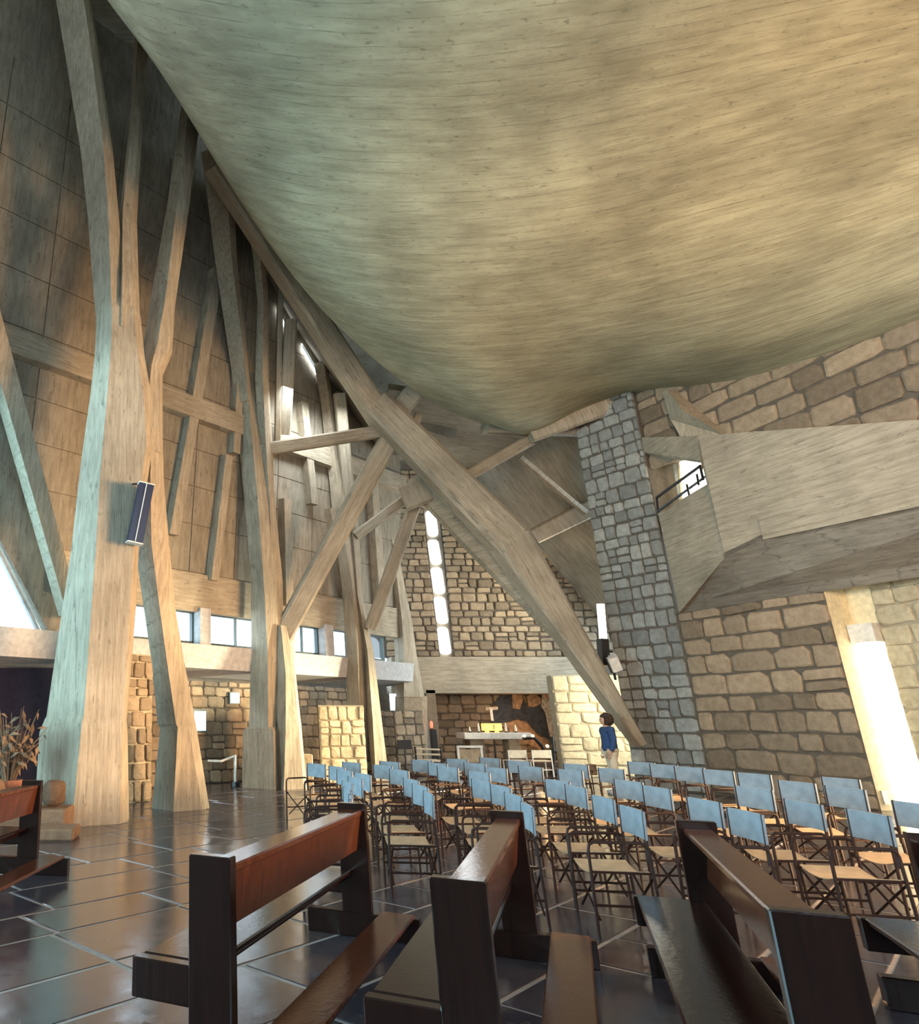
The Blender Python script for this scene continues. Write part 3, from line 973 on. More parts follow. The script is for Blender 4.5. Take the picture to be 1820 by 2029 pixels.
# ================================================================== BACK WALL (rubble stone, slit window, concrete lintel)
YB = 24.0
def bw(u, v, y=YB):
    return at(u, v, y)
zl0, zl1 = bw(840, 1372, 23.7).z, bw(840, 1300, 23.7).z
slit_l = [(838, 1000), (872, 1302)]
slit_r = [(868, 1000), (897, 1302)]
pL = [bw(700, 1300), bw(*slit_l[1]), bw(*slit_l[0]), bw(835, 900), bw(700, 900)]
pR = [bw(*slit_r[1]), bw(1290, 1302), bw(1290, 1290), bw(930, 905), bw(835, 900), bw(*slit_l[0]), bw(*slit_r[0])]
mb = MB()
mb.prism(pL, (0, .5, 0))
mb.prism(pR, (0, .5, 0))
# wall right of the altar recess and low infill
mb.prism([bw(1114, 1372), Vector((bw(1114, 1372).x, YB, 0)), Vector((15.5, YB, 0)), Vector((15.5, YB, zl1 + .1)), bw(1114, 1300)], (0, .5, 0))
wall_back = structure(mb.build('wall_back', M['mortar']))


def lin(p, q, z):
    t = (z - p.z) / (q.z - p.z)
    return p.x + (q.x - p.x) * t


sl = [bw(*slit_l[1]), bw(*slit_l[0])]
sr = [bw(*slit_r[1]), bw(*slit_r[0])]
e0, e1 = bw(1215, 1225), bw(925, 932)


def spans_back(z):
    right = lin(e0, e1, z) if z > e0.z else e0.x + .5
    if z < sl[1].z:
        return [(6.3, lin(sl[0], sl[1], z) - .03), (lin(sr[0], sr[1], z) + .03, right)]
    return [(6.3, min(right, 12))]


courses(wall_back, (0, YB, 0), (1, 0, 0), (0, -1, 0), zl1 + 0.02, e1.z, spans_back, (0.20, 0.32), (0.26, 0.58), 0.07, M['stone_back'], 21, gap=0.03, limit=420)
# lintel band of board-marked concrete
structure(MB().prism([Vector((bw(775, 1372, 23.7).x, 23.7, zl0)), Vector((13.5, 23.7, zl0)), Vector((13.5, 23.7, zl1)), Vector((bw(775, 1300, 23.7).x, 23.7, zl1))], (0, .6, 0)).build('trim_2', M['con_h']))
# slit window with five rounded lights
win = MB()
fr = [bw(*slit_l[1]), bw(*slit_r[1]), bw(*slit_r[0]), bw(*slit_l[0])]
win.prism([p + Vector((0, .12, 0)) for p in fr], (0, .08, 0))
window_slit = structure(win.build('window_11', M['con_h']))
for (u0, v0, u1, v1, sk) in ((844, 1011, 867, 1061, 3), (849, 1068, 873, 1117, 4), (855, 1123, 880, 1175, 4), (861, 1181, 886, 1234, 4), (867, 1241, 892, 1295, 4)):
    cx, cz, hw, hh = (u0 + u1) / 2, (v0 + v1) / 2, (u1 - u0) / 2 - 1.5, (v1 - v0) / 2
    P = []
    r = 7
    for sx, sy, a0 in ((1, -1, -90), (1, 1, 0), (-1, 1, 90), (-1, -1, 180)):
        for k in range(4):
            a = math.radians(a0 + 30 * k)
            du = sx * (hw - r) + r * math.cos(a)
            dv = sy * (hh - r) + r * math.sin(a)
            P.append(bw(cx + du + sk * dv / hh, cz + dv, YB + .06))
    MB().prism(P, (0, .05, 0)).build('pane', M['daylight'], window_slit)

# ================================================================== ALTAR RECESS
YR = 25.6
rec_l, rec_r = at(836, 1372, YR).x, at(1118, 1372, YR).x
mb = MB()
mb.box((rec_l - .6, YR, -0.1), (rec_r + 1.5, YR + .3, zl0 + .6))
recess = structure(mb.build('wall_recess', M['mortar']))
courses(recess, (0, YR, 0), (1, 0, 0), (0, -1, 0), 0.0, zl0 + .3, lambda z: [(rec_l - .3, rec_r + .3)], (0.22, 0.34), (0.35, 0.7), 0.05, M['stone_back'], 31)
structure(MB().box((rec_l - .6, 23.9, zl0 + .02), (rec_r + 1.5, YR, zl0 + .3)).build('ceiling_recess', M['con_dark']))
structure(MB().box((rec_l - .45, 23.7, -.1), (rec_l - .15, YR, zl0 + .1)).build('wall_recess_side', M['stone_back']))
structure(MB().box((6.4, 22.6, 0.0), (12.2, 25.6, 0.16), .02).box((7.0, 23.1, 0.16), (11.6, 25.6, 0.32), .02).build('altar_platform', M['rock']))

# mural on the recess wall: dark sweeping shape, warm figure at its right
ym = YR - .09
ms = empty('wall_mural', at(1040, 1470, ym)); tag(ms, 'dark sweeping mosaic with a pale brown figure behind the altar', 'mural')
def mplate(px, mat, d):
    MB().prism([at(u, v, ym - d) for u, v in px], (0, .03, 0)).build({'mosaic_dark': 'dark_field', 'mosaic_warm': 'warm_field', 'mosaic_light': 'pale_figure'}[mat], M[mat], ms)
mplate([(975, 1432), (972, 1408), (986, 1398), (978, 1392), (992, 1376), (1008, 1372), (1022, 1385), (1030, 1402), (1036, 1380), (1046, 1402), (1062, 1398), (1074, 1390), (1086, 1432), (1090, 1466), (1066, 1452), (1044, 1428), (1024, 1422), (1002, 1430)], 'mosaic_dark', .0)
mplate([(1014, 1374), (1030, 1372), (1036, 1384), (1030, 1404), (1016, 1402)], 'mosaic_warm', .03)
mplate([(1044, 1378), (1056, 1372), (1072, 1382), (1070, 1394), (1056, 1400), (1046, 1396)], 'mosaic_warm', .03)
mplate([(1074, 1376), (1082, 1358), (1094, 1356), (1098, 1380), (1096, 1402), (1104, 1430), (1106, 1462), (1092, 1470), (1086, 1440), (1080, 1410), (1072, 1398)], 'mosaic_light', .03)
mplate([(1080, 1372), (1088, 1364), (1092, 1374), (1088, 1384), (1082, 1384)], 'mosaic_warm', .05)
mplate([(1002, 1432), (1024, 1424), (1044, 1432), (1064, 1454), (1086, 1470), (1080, 1490), (1040, 1470), (1010, 1450)], 'mosaic_warm', .0)

# ================================================================== LIT PARTITION BEHIND THE STANDING PERSON
def slab_wall(name, p0, p1, z1, th, mat_m, mat_s, seed, hr, wr, depth, label=None, top0=None, kindstruct=False, both=True):
    p0, p1 = Vector((p0[0], p0[1], 0)), Vector((p1[0], p1[1], 0))
    a = (p1 - p0).normalized()
    n = Vector((a.y, -a.x, 0))
    if n.y > 0: n = -n
    Ln = (p1 - p0).length
    z0w = z1 if top0 is None else top0
    q = [p0, p1, p1 + UP * z1, p0 + UP * z0w]
    o = MB().prism(q, -n * th).build(name, mat_m)
    if kindstruct: structure(o)
    else: tag(o, label, 'wall')
    courses(o, p0, a, n, 0.0, min(z1, z0w) - .02, lambda z: [(0.0, Ln)], hr, wr, depth, mat_s, seed)
    return o


pA = at(1090, 1337, 21.4); pB = at(1262, 1340, 21.0)
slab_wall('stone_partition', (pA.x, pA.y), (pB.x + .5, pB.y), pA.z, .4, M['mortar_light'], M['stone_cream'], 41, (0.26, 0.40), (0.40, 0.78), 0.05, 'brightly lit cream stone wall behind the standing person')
# low stone partitions between the columns
pC, pD, pE = at(596, 1394, 19.9), at(630, 1396, 19.0), at(719, 1398, 19.3)
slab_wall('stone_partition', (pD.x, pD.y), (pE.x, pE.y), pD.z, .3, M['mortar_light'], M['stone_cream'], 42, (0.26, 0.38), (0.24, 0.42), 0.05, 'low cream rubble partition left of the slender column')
slab_wall('stone_partition', (pC.x, pC.y), (pD.x - .02, pD.y + .02), pD.z, .25, M['mortar'], M['stone'], 43, (0.26, 0.34), (0.3, 0.5), 0.05, 'shaded short return of the low cream partition')  # shade on the cream return put into brown stone and dark mortar
pF, pG, pH = at(752, 1405, 22.6), at(778, 1406, 22.0), at(836, 1408, 22.6)
slab_wall('stone_partition', (pF.x, pF.y), (pG.x, pG.y), pG.z, .25, M['mortar'], M['stone'], 44, (0.24, 0.34), (0.3, 0.5), 0.05, 'narrow brown stone wall right of the slender column')
slab_wall('stone_partition', (pG.x + .02, pG.y), (pH.x, pH.y), pG.z, .25, M['mortar'], M['stone'], 45, (0.24, 0.34), (0.3, 0.5), 0.05, 'brown stone wall in front of the leaning pier')
# little step blocks against the partitions
tag(MB().box((at(605, 1490, 18.6).x - .3, 18.4, 0.0), (at(605, 1490, 18.6).x + .15, 18.75, .75), .02).build('stone_block', M['stone_cream']), 'small cream ledge block beside the low cream partition', 'block')
# stone pier seen between the two legs of the first column
p0, p1 = at(246, 1292, 14.6), at(303, 1292, 15.2)
slab_wall('stone_pier', (p0.x, p0.y), (p1.x, p1.y), p0.z, .4, M['mortar_light'], M['stone'], 46, (0.26, 0.42), (0.22, 0.45), 0.06, 'rough tan stone pier seen between the legs of the first column')

# ================================================================== STONE TOWER AND RIGHT WALL
TL, TC, WR = Vector((10.55, 18.0, 0)), Vector((11.33, 16.5, 0)), Vector((12.28, 13.53, 0))
aT = (TC - TL).normalized(); nT = Vector((aT.y, -aT.x, 0)); nT = nT if nT.y < 0 else -nT
if nT.x > 0: nT = -nT
aR = (WR - TC).normalized(); nR = Vector((aR.y, -aR.x, 0)); nR = nR if nR.x < 0 else -nR
TB = TL + Vector((1.0, .75, 0))
mb = MB()
mb.prism([TL, TC, TC + Vector((1.6, .6, 0)), TB], UP * 11.5)
wall_tower = structure(mb.build('wall_tower', M['mortar']))
LT = (TC - TL).length
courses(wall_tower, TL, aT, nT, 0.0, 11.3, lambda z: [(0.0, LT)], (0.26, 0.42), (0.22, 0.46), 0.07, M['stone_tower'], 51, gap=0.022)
LR = (WR - TC).length
zr = 4.02
mb = MB()
mb.prism([TC, WR, WR + UP * zr, TC + UP * zr], -nR * .5)
wall_right = structure(mb.build('wall_right', M['mortar']))
courses(wall_right, TC, aR, nR, 0.0, zr, lambda z: [(0.02, LR)], (0.34, 0.52), (0.42, 0.95), 0.06, M['stone'], 52, gap=0.025)
# upper wall above the balcony
aU = Vector((0.24, -0.97, 0)).normalized(); nU = Vector((-.97, -.24, 0))
U0 = Vector((11.45, 16.6, 0))
mb = MB()
mb.prism([U0 + aU * 2.2 + UP * 5.5, U0 + aU * 8 + UP * 5.5, U0 + aU * 8 + UP * 11.5, U0 + UP * 11.5, U0 + UP * 7.8, U0 + aU * 2.2 + UP * 7.8], -nU * .5)
wall_upper = structure(mb.build('wall_upper_right', M['mortar']))
courses(wall_upper, U0, aU, nU, 6.2, 10.4, lambda z: [(0.0 if z > 7.8 else 2.2, 7.6)], (0.34, 0.55), (0.5, 1.05), 0.05, M['stone'], 53, gap=0.025)
# concrete corbel springing from the upper wall beside the tower
q = [at(1312, 775, 15.6), at(1322, 772, 15.4), at(1352, 812, 14.9), at(1400, 840, 14.6), at(1436, 862, 14.5), at(1350, 868, 15.4), at(1328, 830, 15.6)]
tag(MB().prism(q, (.5, .1, 0)).build('stair_corbel', M['con_v']), 'curved concrete corbel between the tower and the upper stone wall', 'corbel')

# ================================================================== BALCONY / STAIR PARAPET
bal = empty('balcony', (11.3, 14.5, 0.0)); tag(bal, 'board-marked concrete balcony with a sloping stair parapet, jutting out from the right wall', 'balcony')
k0b, k0t = at(1436, 1103, 14.3), at(1385, 862, 14.3)
k0t.x, k0t.y = k0b.x, k0b.y
k1b, k1t = at(1500, 1072, 13.0), at(1500, 850, 13.0)
ax_ = Vector((0.21, -0.98, 0)).normalized()
def par(t, z):
    return Vector((k0b.x, k0b.y, 0)) + ax_ * t + UP * z
zb, zt = k0b.z, k0t.z
face = [par(0, zb), par(.9, zb + .18), par(7, zb - .05), par(7, zt - 2.4), par(0, zt)]
MB().prism(face, Vector((.98, .21, 0)) * .22).build('parapet', M['con_h'], bal)
# capping drip line and lower fascia
MB().prism([par(.9, zb + .16), par(7, zb - .08), par(7, zb + .36), par(.9, zb + .60)], Vector((-.98, -.21, 0)) * .035).build('fascia', M['con_h'], bal)
Bw = TC + UP * 4.0 + nR * .05
sof = [par(0, zb), par(.9, zb + .18), par(7, zb - .05), WR + aR * 4 + UP * 4.0, Bw]
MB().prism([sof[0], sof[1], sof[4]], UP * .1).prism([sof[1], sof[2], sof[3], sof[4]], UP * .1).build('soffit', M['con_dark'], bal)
t1 = TC + nT * .05 - aT * .55
endp = [par(0, zb), at(1405, 955, 14.45), at(1303, 1016, 16.4), at(1345, 1213, 16.2)]
MB().prism(endp, (.12, .15, 0)).build('end_panel', M['con_h'], bal)
endt = [par(0, zt), at(1390, 930, 14.35), at(1392, 912, 14.4), at(1258, 892, 16.9), at(1254, 866, 16.9)]
MB().prism(endt, (.12, .15, 0)).build('end_beam', M['con_h'], bal)
edge = [par(0, zb), par(0, zt), at(1393, 930, 14.4), at(1405, 955, 14.4)]
MB().prism(edge, (.12, .15, 0)).build('end_post', M['con_h'], bal)
# inside of the stair window: bright wall, shaded stone pier and railing
q = [at(1300, 880, 17.4), at(1430, 880, 16.0), at(1430, 1040, 16.0), at(1300, 1040, 17.4)]
MB().prism(q, (.1, .1, 0)).build('inner_wall', M['plaster'], bal)
structure(MB().prism([at(1345, 905, 16.3), at(1412, 905, 15.6), at(1412, 972, 15.6), at(1352, 985, 16.3)], (.05, .05, 0)).build('window_13', M['daylight_warm']))
# bright slit between the far wall and the tower
structure(MB().prism([at(1183, 1195, 21.5), at(1197, 1195, 21.5), at(1203, 1268, 21.5), at(1189, 1268, 21.5)], (0, .05, 0)).build('window_14', M['daylight_warm']))
q = [at(1262, 880, 17.2), at(1335, 880, 16.8), at(1352, 1030, 16.8), at(1262, 1030, 17.2)]
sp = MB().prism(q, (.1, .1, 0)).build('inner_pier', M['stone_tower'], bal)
rl = empty('stair_railing', at(1305, 1005, 16.0)); tag(rl, 'black metal stair railing seen through the balcony opening', 'railing')
def rt(a, b, r=.025, name='rail'):
    MB().tube([at(*a), at(*b)], r, 6).build(name, M['black'], rl)
rt((1300, 985, 16.0), (1388, 921, 14.9), .035)
rt((1302, 1012, 16.0), (1404, 938, 14.9), .03)
rt((1301, 982, 16.0), (1304, 1014, 16.0), .03, 'post')
rt((1386, 920, 14.9), (1393, 950, 14.9), .03, 'post')
rt((1380, 938, 15.0), (1384, 960, 15.0), .025, 'post')
rt((1360, 958, 15.2), (1366, 985, 15.2), .025, 'post')

# ================================================================== PORCH DOOR at the right edge
jd = Vector((.95, .30, 0)).normalized()
J1 = WR + jd * .62
door = structure(MB().prism([WR, J1, J1 + UP * 4.1, WR + UP * 4.1], Vector((.05, .3, 0))).build('trim_3', M['plaster']))
G1 = J1 + Vector((.10, -.42, 0))
d1 = structure(MB().prism([J1, G1, G1 + UP * 3.0, J1 + UP * 3.0], (.06, .02, 0)).build('door_1', M['daylight_warm']))
MB().prism([J1 + UP * 3.0, G1 + UP * 3.0, G1 + UP * 3.35, J1 + UP * 3.35], Vector((-.25, -.1, 0))).build('lintel', M['white_paint'], d1)
MB().prism([J1 + UP * 3.35, G1 + UP * 3.35 + (G1 - J1) * 1, G1 + (G1 - J1) + UP * 4.2, J1 + UP * 4.2], Vector((.1, 0, 0))).build('overpanel', M['plaster'], d1)
q0 = G1; q1 = G1 + Vector((.35, -1.6, 0))
aP = (q1 - q0).normalized(); nP = Vector((-.97, -.22, 0))
pr = structure(MB().prism([q0, q1, q1 + UP * 4.4, q0 + UP * 4.4], (.4, .1, 0)).build('wall_porch', M['mortar_light']))
courses(pr, q0, aP, nP, 0.0, 4.3, lambda z: [(0.0, 1.6)], (0.3, 0.45), (0.4, 0.7), 0.05, M['stone_cream'], 55)
tag(MB().prism([at(1742, 1565, 13.5), at(1752, 1566, 13.55), at(1760, 1592, 13.55), at(1750, 1592, 13.5)], (-.02, -.05, 0)).build('wall_plate', M['grey_metal']), 'small grey plate on the porch jamb', 'plate')

# ================================================================== BENCHES
def make_bench():
    """origin on the floor at the near end, local x along the bench, local y towards the side one sits facing"""
    root = empty('church_bench', (0, 0, 0))
    Ln = 2.50
    for x0 in (-0.06, Ln - 0.06 + 0.0):
        e = MB().box((x0, -.11, 0.16), (x0 + .075, .11, .93), .006).build('end_panel', M['wood'], root, local=True)
        MB().box((x0 + .002, .10, .285), (x0 + .073, .42, .455), .006).build('seat_bracket', M['wood'], e, local=True)
        MB().box((x0 - .004, -.46, 0.0), (x0 + .079, .39, .165), .006).build('foot', M['wood'], e, local=True)
    MB().box((0.015, -.085, .845), (Ln - .06, .075, .885), .008).build('top_rail', M['wood_red'], root, local=True)
    b = MB()
    b.add([(0.015, -.035, .60), (Ln - .06, -.035, .60), (Ln - .06, -.005, .60), (0.015, -.005, .60), (0.015, -.075, .846), (Ln - .06, -.075, .846), (Ln - .06, -.045, .846), (0.015, -.045, .846)],
          [(0, 3, 2, 1), (4, 5, 6, 7), (0, 1, 5, 4), (1, 2, 6, 5), (2, 3, 7, 6), (3, 0, 4, 7)])
    b.build('backrest', M['wood_red'], root, local=True)
    MB().box((0.015, .02, .425), (Ln - .06, .40, .46), .008).build('seat', M['wood'], root, local=True)
    MB().box((0.015, .10, .36), (Ln - .06, .13, .425), .004).build('seat_rail', M['wood'], root, local=True)
    MB().box((0.015, -.43, .165), (Ln - .06, -.19, .195), .008).build('kneeler', M['wood_red'], root, local=True)
    return root


bench0 = make_bench()
bd, bn = Vector((.455, .890, 0)), Vector((-.890, .455, 0))
bl = ['dark wooden church bench with glossy top rail, leftmost of the front three benches',
      'dark wooden church bench in the middle of the three front benches',
      'dark wooden church bench at lower right with a bluish sheen on its back',
      'dark wooden church bench cut off by the right edge, only its feet and bracket showing']
for i in range(4):
    o = bench0 if i == 0 else copy_tree(bench0)
    P = Vector((0.06, 3.71, 0)) + Vector((1.008, -.515, 0)) * i
    o.location = P
    o.rotation_euler = (0, 0, math.atan2(bd.y, bd.x))
    tag(o, bl[i], 'bench', 'benches facing left')
o = copy_tree(bench0)
d = Vector((.17, .98, 0)).normalized()
o.location = Vector((-1.86, 8.12, 0)) - d * 2.47
o.rotation_euler = (0, 0, math.atan2(d.y, d.x))
tag(o, 'dark wooden bench end beside the stone ledge at the far left', 'bench', 'benches facing left')

# ================================================================== FOLDING ARMCHAIRS
def arc(p, q, r, c, n=3):
    return p


def make_chair():
    """faces local +y; origin on the floor under the seat centre"""
    root = empty('canvas_armchair', (0, 0, 0))
    t = 0.0125
    for sx in (-1, 1):
        x = .255 * sx
        s = MB()
        s.tube([(x, .225, 0), (x, .215, .585), (x, .205, .625), (x, .17, .645), (x, -.17, .645), (x, -.205, .63), (x, -.215, .60), (x, -.235, 0)], t, 6)
        sf = s.build('side_frame', M['steel'], root, local=True)
        MB().tube([(x, .218, .20), (x, -.228, .20)], t * .85, 5).build('stretcher', M['steel'], sf, local=True)
        MB().tube([(x * .955, .216, .43), (x * .955, -.22, .43)], t * .9, 5).build('seat_rail', M['steel'], sf, local=True)
        MB().tube([(x * .97, -.205, .52), (x * .97, -.225, .875)], t, 6).build('back_post', M['steel'], root, local=True)
    for y in (.20, -.21):
        b = MB()
        b.tube([(-.25, y, .10), (.25, y, .42)], t * .75, 5)
        b.tube([(.25, y - .02, .10), (-.25, y - .02, .42)], t * .75, 5)
        b.build('cross_brace', M['steel'], root, local=True)
    # slung canvas seat
    n = 8
    V, Fc = [], []
    for i in range(n + 1):
        u = i / n
        x = -.245 + .49 * u
        z = .445 - .045 * (1 - (2 * u - 1) ** 2)
        V += [(x, .20, z), (x, -.20, z), (x, -.20, z - .006), (x, .20, z - .006)]
    for i in range(n):
        a, b = i * 4, i * 4 + 4
        for k in range(4):
            Fc.append((a + k, a + (k + 1) % 4, b + (k + 1) % 4, b + k))
    Fc += [(0, 1, 2, 3), (n * 4 + 3, n * 4 + 2, n * 4 + 1, n * 4)]
    mk('seat', V, Fc, M['canvas_tan'], root, local=True)
    V, Fc = [], []
    for i in range(n + 1):
        u = i / n
        x = -.262 + .524 * u
        y = -.213 - .022 * (1 - (2 * u - 1) ** 2)
        V += [(x, y + .008, .665), (x, y - .008, .665), (x, y - .018, .872), (x, y - .002, .872)]
    for i in range(n):
        a, b = i * 4, i * 4 + 4
        for k in range(4):
            Fc.append((a + k, a + (k + 1) % 4, b + (k + 1) % 4, b + k))
    Fc += [(0, 1, 2, 3), (n * 4 + 3, n * 4 + 2, n * 4 + 1, n * 4)]
    mk('backrest', V, Fc, M['canvas_blue'], root, local=True)
    return root


chair0 = make_chair()
focus = Vector((-6.4, 8.2, 0))
chair_rows = [
    [(1.38, 6.95), (1.52, 7.75), (1.68, 8.55), (1.92, 9.25), (2.16, 9.92), (2.06, 10.65), (2.1, 11.45), (1.9, 12.2), (2.57, 12.62)],
    [(2.23, 7.32), (2.39, 8.12), (2.54, 8.98), (2.86, 10.7), (2.9, 11.79), (3.28, 12.84)],
    [(2.75, 6.32), (3.0, 7.17), (3.27, 8.12), (3.33, 8.83), (3.86, 10.28), (3.79, 11.36), (3.98, 12.42), (4.0, 13.35)],
    [(3.5, 6.1), (3.73, 6.93), (4.06, 8.06), (4.24, 8.83), (4.46, 11.18), (4.60, 12.4), (4.77, 13.73)],
    [(4.28, 5.91), (4.52, 6.72), (4.87, 7.95), (5.05, 8.77), (5.34, 10.69), (5.12, 11.48), (5.64, 13.07), (5.53, 14.1)],
    [(5.17, 5.82), (5.28, 6.56), (5.87, 7.9), (6.11, 11.0), (6.15, 12.1)],
    [(6.84, 7.9), (6.95, 8.66), (6.14, 6.42)],
    [(7.94, 9.2), (7.46, 9.98), (7.46, 10.66), (7.5, 11.34), (7.54, 12.02), (7.6, 12.72)],
]
ordn = ['first', 'second', 'third', 'fourth', 'fifth', 'sixth', 'seventh', 'eighth', 'ninth']
rowname = ['row nearest the columns', 'second row from the columns', 'third row from the columns', 'fourth row from the columns', 'fifth row from the columns',
           'sixth row from the columns', 'short seventh row from the columns', 'last row, along the tower']
first = True
jr = random.Random(3)
for ri, rw in enumerate(chair_rows):
    for ci, (x, y) in enumerate(rw):
        f = (focus - Vector((x, y, 0))).normalized()
        rz = math.atan2(-f.x, f.y) + jr.uniform(-.05, .05)
        f = Vector((-math.sin(rz), math.cos(rz), 0))
        o = chair0 if first else copy_tree(chair0)
        first = False
        o.location = Vector((x, y, 0)) + f * 0.225
        o.rotation_euler = (0, 0, rz)
        tag(o, 'blue-backed canvas armchair, %s from the near end of the %s' % (ordn[ci], rowname[ri]), 'chair', 'canvas armchairs in curved rows')

# ================================================================== ALTAR FURNITURE
ya = 23.4
zt_ = at(975, 1450, ya).z
al = empty('altar_table', (at(975, 1450, ya).x, ya, .32)); tag(al, 'long white stone altar table in the dark recess', 'table')
xa0, xa1 = at(910, 1450, ya).x, at(1041, 1450, ya).x
MB().box((xa0, ya - .4, zt_ - .2), (xa1, ya + .4, zt_), .02).build('tabletop', M['white_paint'], al)
for u0, u1 in ((926, 955), (1002, 1024)):
    MB().box((at(u0, 1480, ya).x, ya - .25, .31), (at(u1, 1480, ya).x, ya + .25, zt_ - .19), .02).build('leg', M['stone_back'], al)
tb = empty('tabernacle', (at(974, 1450, ya).x, ya, zt_)); tag(tb, 'glowing golden tabernacle box on the altar table', 'tabernacle')
x0, x1, z1 = at(957, 1440, ya).x, at(990, 1440, ya).x, at(974, 1432, ya).z
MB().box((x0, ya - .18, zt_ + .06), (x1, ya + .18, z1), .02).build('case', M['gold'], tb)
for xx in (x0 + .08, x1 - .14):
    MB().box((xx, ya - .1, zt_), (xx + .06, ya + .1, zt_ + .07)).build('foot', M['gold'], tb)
MB().box(((x0 + x1) / 2 - .012, ya - .2, zt_ + .09), ((x0 + x1) / 2 + .012, ya - .175, z1 - .03)).build('door_seam', M['mosaic_warm'], tb)
for i, (u, v0, lab) in enumerate(((949, 1437, 'tall white candle left of the golden tabernacle'), (1003, 1436, 'tall white candle right of the golden tabernacle'), (1022, 1440, 'short white candle near the right end of the altar'), (931, 1444, 'small white candle near the left end of the altar'))):
    p = at(u, 1450, ya - .2)
    h = at(u, v0, ya - .2).z - zt_
    c = empty('altar_candle', (p.x, ya - .2, zt_)); tag(c, lab, 'candle', 'candles on the altar')
    MB().lathe([(.05, 0), (.05, .025), (.02, .03), (.02, .04)], (p.x, ya - .2, zt_), 10).build('holder', M['black'], c)
    MB().lathe([(.035, .04), (.035, h), (.01, h + .005)], (p.x, ya - .2, zt_), 10).build('wax', M['wax'], c)
    MB().lathe([(.004, h), (.016, h + .03), (.004, h + .08)], (p.x, ya - .2, zt_), 8).build('flame', M['flame'], c)
# processional crucifix stem on the wall behind
cx = empty('standing_cross', Vector((at(976, 1450, 24.6).x, 24.6, .32))); tag(cx, 'pale crossed staff standing behind the golden tabernacle', 'cross')
MB().prism([at(970, 1404, 24.6), at(975, 1404, 24.6), at(978, 1427, 24.6), at(973, 1427, 24.6)], (0, .06, 0)).build('stem', M['wax'], cx)
MB().prism([at(974, 1426, 24.61), at(977, 1426, 24.61), Vector((at(978, 1450, 24.6).x, 24.61, .32)), Vector((at(975, 1450, 24.6).x, 24.61, .32))], (0, .04, 0)).build('lower_stem', M['black'], cx)
MB().prism([at(962, 1400, 24.62), at(986, 1399, 24.62), at(986, 1405, 24.62), at(962, 1406, 24.62)], (0, .05, 0)).build('crossbar', M['mosaic_light'], cx)
# sanctuary lamp
ly = 22.9
p = at(865, 1530, ly); zlmp = at(862, 1432, ly).z
lm = empty('sanctuary_lamp', (p.x, ly, .16)); tag(lm, 'tall dark post with a small red lamp left of the altar', 'lamp')
MB().box((p.x - .09, ly - .09, .16), (p.x + .09, ly + .09, zlmp - .18), .01).build('post', M['black'], lm)
MB().lathe([(.03, -.14), (.045, -.08), (.05, 0), (.03, .06), (.01, .07)], (p.x - .03, ly, zlmp), 10).build('red_glass', M['red_lamp'], lm)
MB().lathe([(.07, -.18), (.03, -.16), (.03, -.13)], (p.x - .03, ly, zlmp), 10).build('bracket', M['black'], lm)

# pale chairs before the altar
def altar_chair(u0, u1, vt, vb, y, label, mat='canvas_cream', z0=0.0):
    a, b = at(u0, vt, y), at(u1, vt, y)
    w = b.x - a.x
    zt = a.z
    r = empty('folding_chair', ((a.x + b.x) / 2, y, z0)); tag(r, label, 'chair', 'pale chairs before the altar')
    for x in (a.x, b.x):
        MB().tube([(x, y, z0), (x, y, zt)], .018, 6).build('back_leg', M['white_paint'], r)
        MB().tube([(x, y + .42, z0), (x, y + .42, z0 + .45)], .018, 6).build('front_leg', M['white_paint'], r)
    MB().box((a.x, y - .012, zt - .22), (b.x, y + .012, zt), .005).build('backrest', M[mat], r)
    MB().box((a.x, y, z0 + .43), (b.x, y + .44, z0 + .455), .005).build('seat', M[mat], r)
    MB().tube([(a.x, y, z0 + .2), (b.x, y, z0 + .2)], .012, 5).build('stretcher', M['white_paint'], r)


altar_chair(1006, 1041, 1485, 0, 21.4, 'left of the two pale folding chairs in front of the altar')
altar_chair(1053, 1090, 1485, 0, 21.3, 'right of the two pale folding chairs in front of the altar')
# white open frame lectern
ly = 20.9
r = empty('lectern_frame', (at(930, 1520, ly).x, ly, 0)); tag(r, 'white open-framed reading stand in front of the altar table', 'lectern')
for u in (906, 952):
    a = at(u, 1476, ly)
    MB().box((a.x - .03, ly - .03, 0), (a.x + .03, ly + .03, a.z), .005).build('post', M['white_paint'], r)
a, b = at(904, 1476, ly), at(955, 1476, ly)
MB().box((a.x, ly - .04, a.z - .06), (b.x, ly + .04, a.z), .005).build('crossbar', M['white_paint'], r)
MB().box((a.x + .03, ly - .02, a.z - .45), (b.x - .03, ly + .02, a.z - .10), .005).build('front_cloth', M['stone_back'], r)
MB().box((a.x, ly - .25, 0), (b.x, ly + .25, .04), .005).build('base', M['wood'], r)
# slatted seat left of the recess
ly = 21.6
r = empty('slatted_settle', (at(848, 1520, ly).x, ly, 0)); tag(r, 'slatted pale settle left of the lectern frame', 'bench')
for v in (1483, 1493, 1506):
    a, b = at(822, v, ly), at(872, v + 1, ly)
    MB().tube([a, b], .028, 6).build('slat', M['canvas_cream'], r)
for u in (822, 872):
    a = at(u, 1478, ly)
    MB().tube([(a.x, ly, 0), (a.x, ly, a.z)], .03, 6).build('leg', M['wood'], r)
    MB().tube([(a.x, ly + .45, 0), (a.x, ly + .45, .45)], .03, 6).build('leg', M['wood'], r)
a, b = at(822, 1500, ly), at(872, 1500, ly)
MB().box((a.x, ly - .02, .42), (b.x, ly + .47, .46), .005).build('seat', M['canvas_cream'], r)
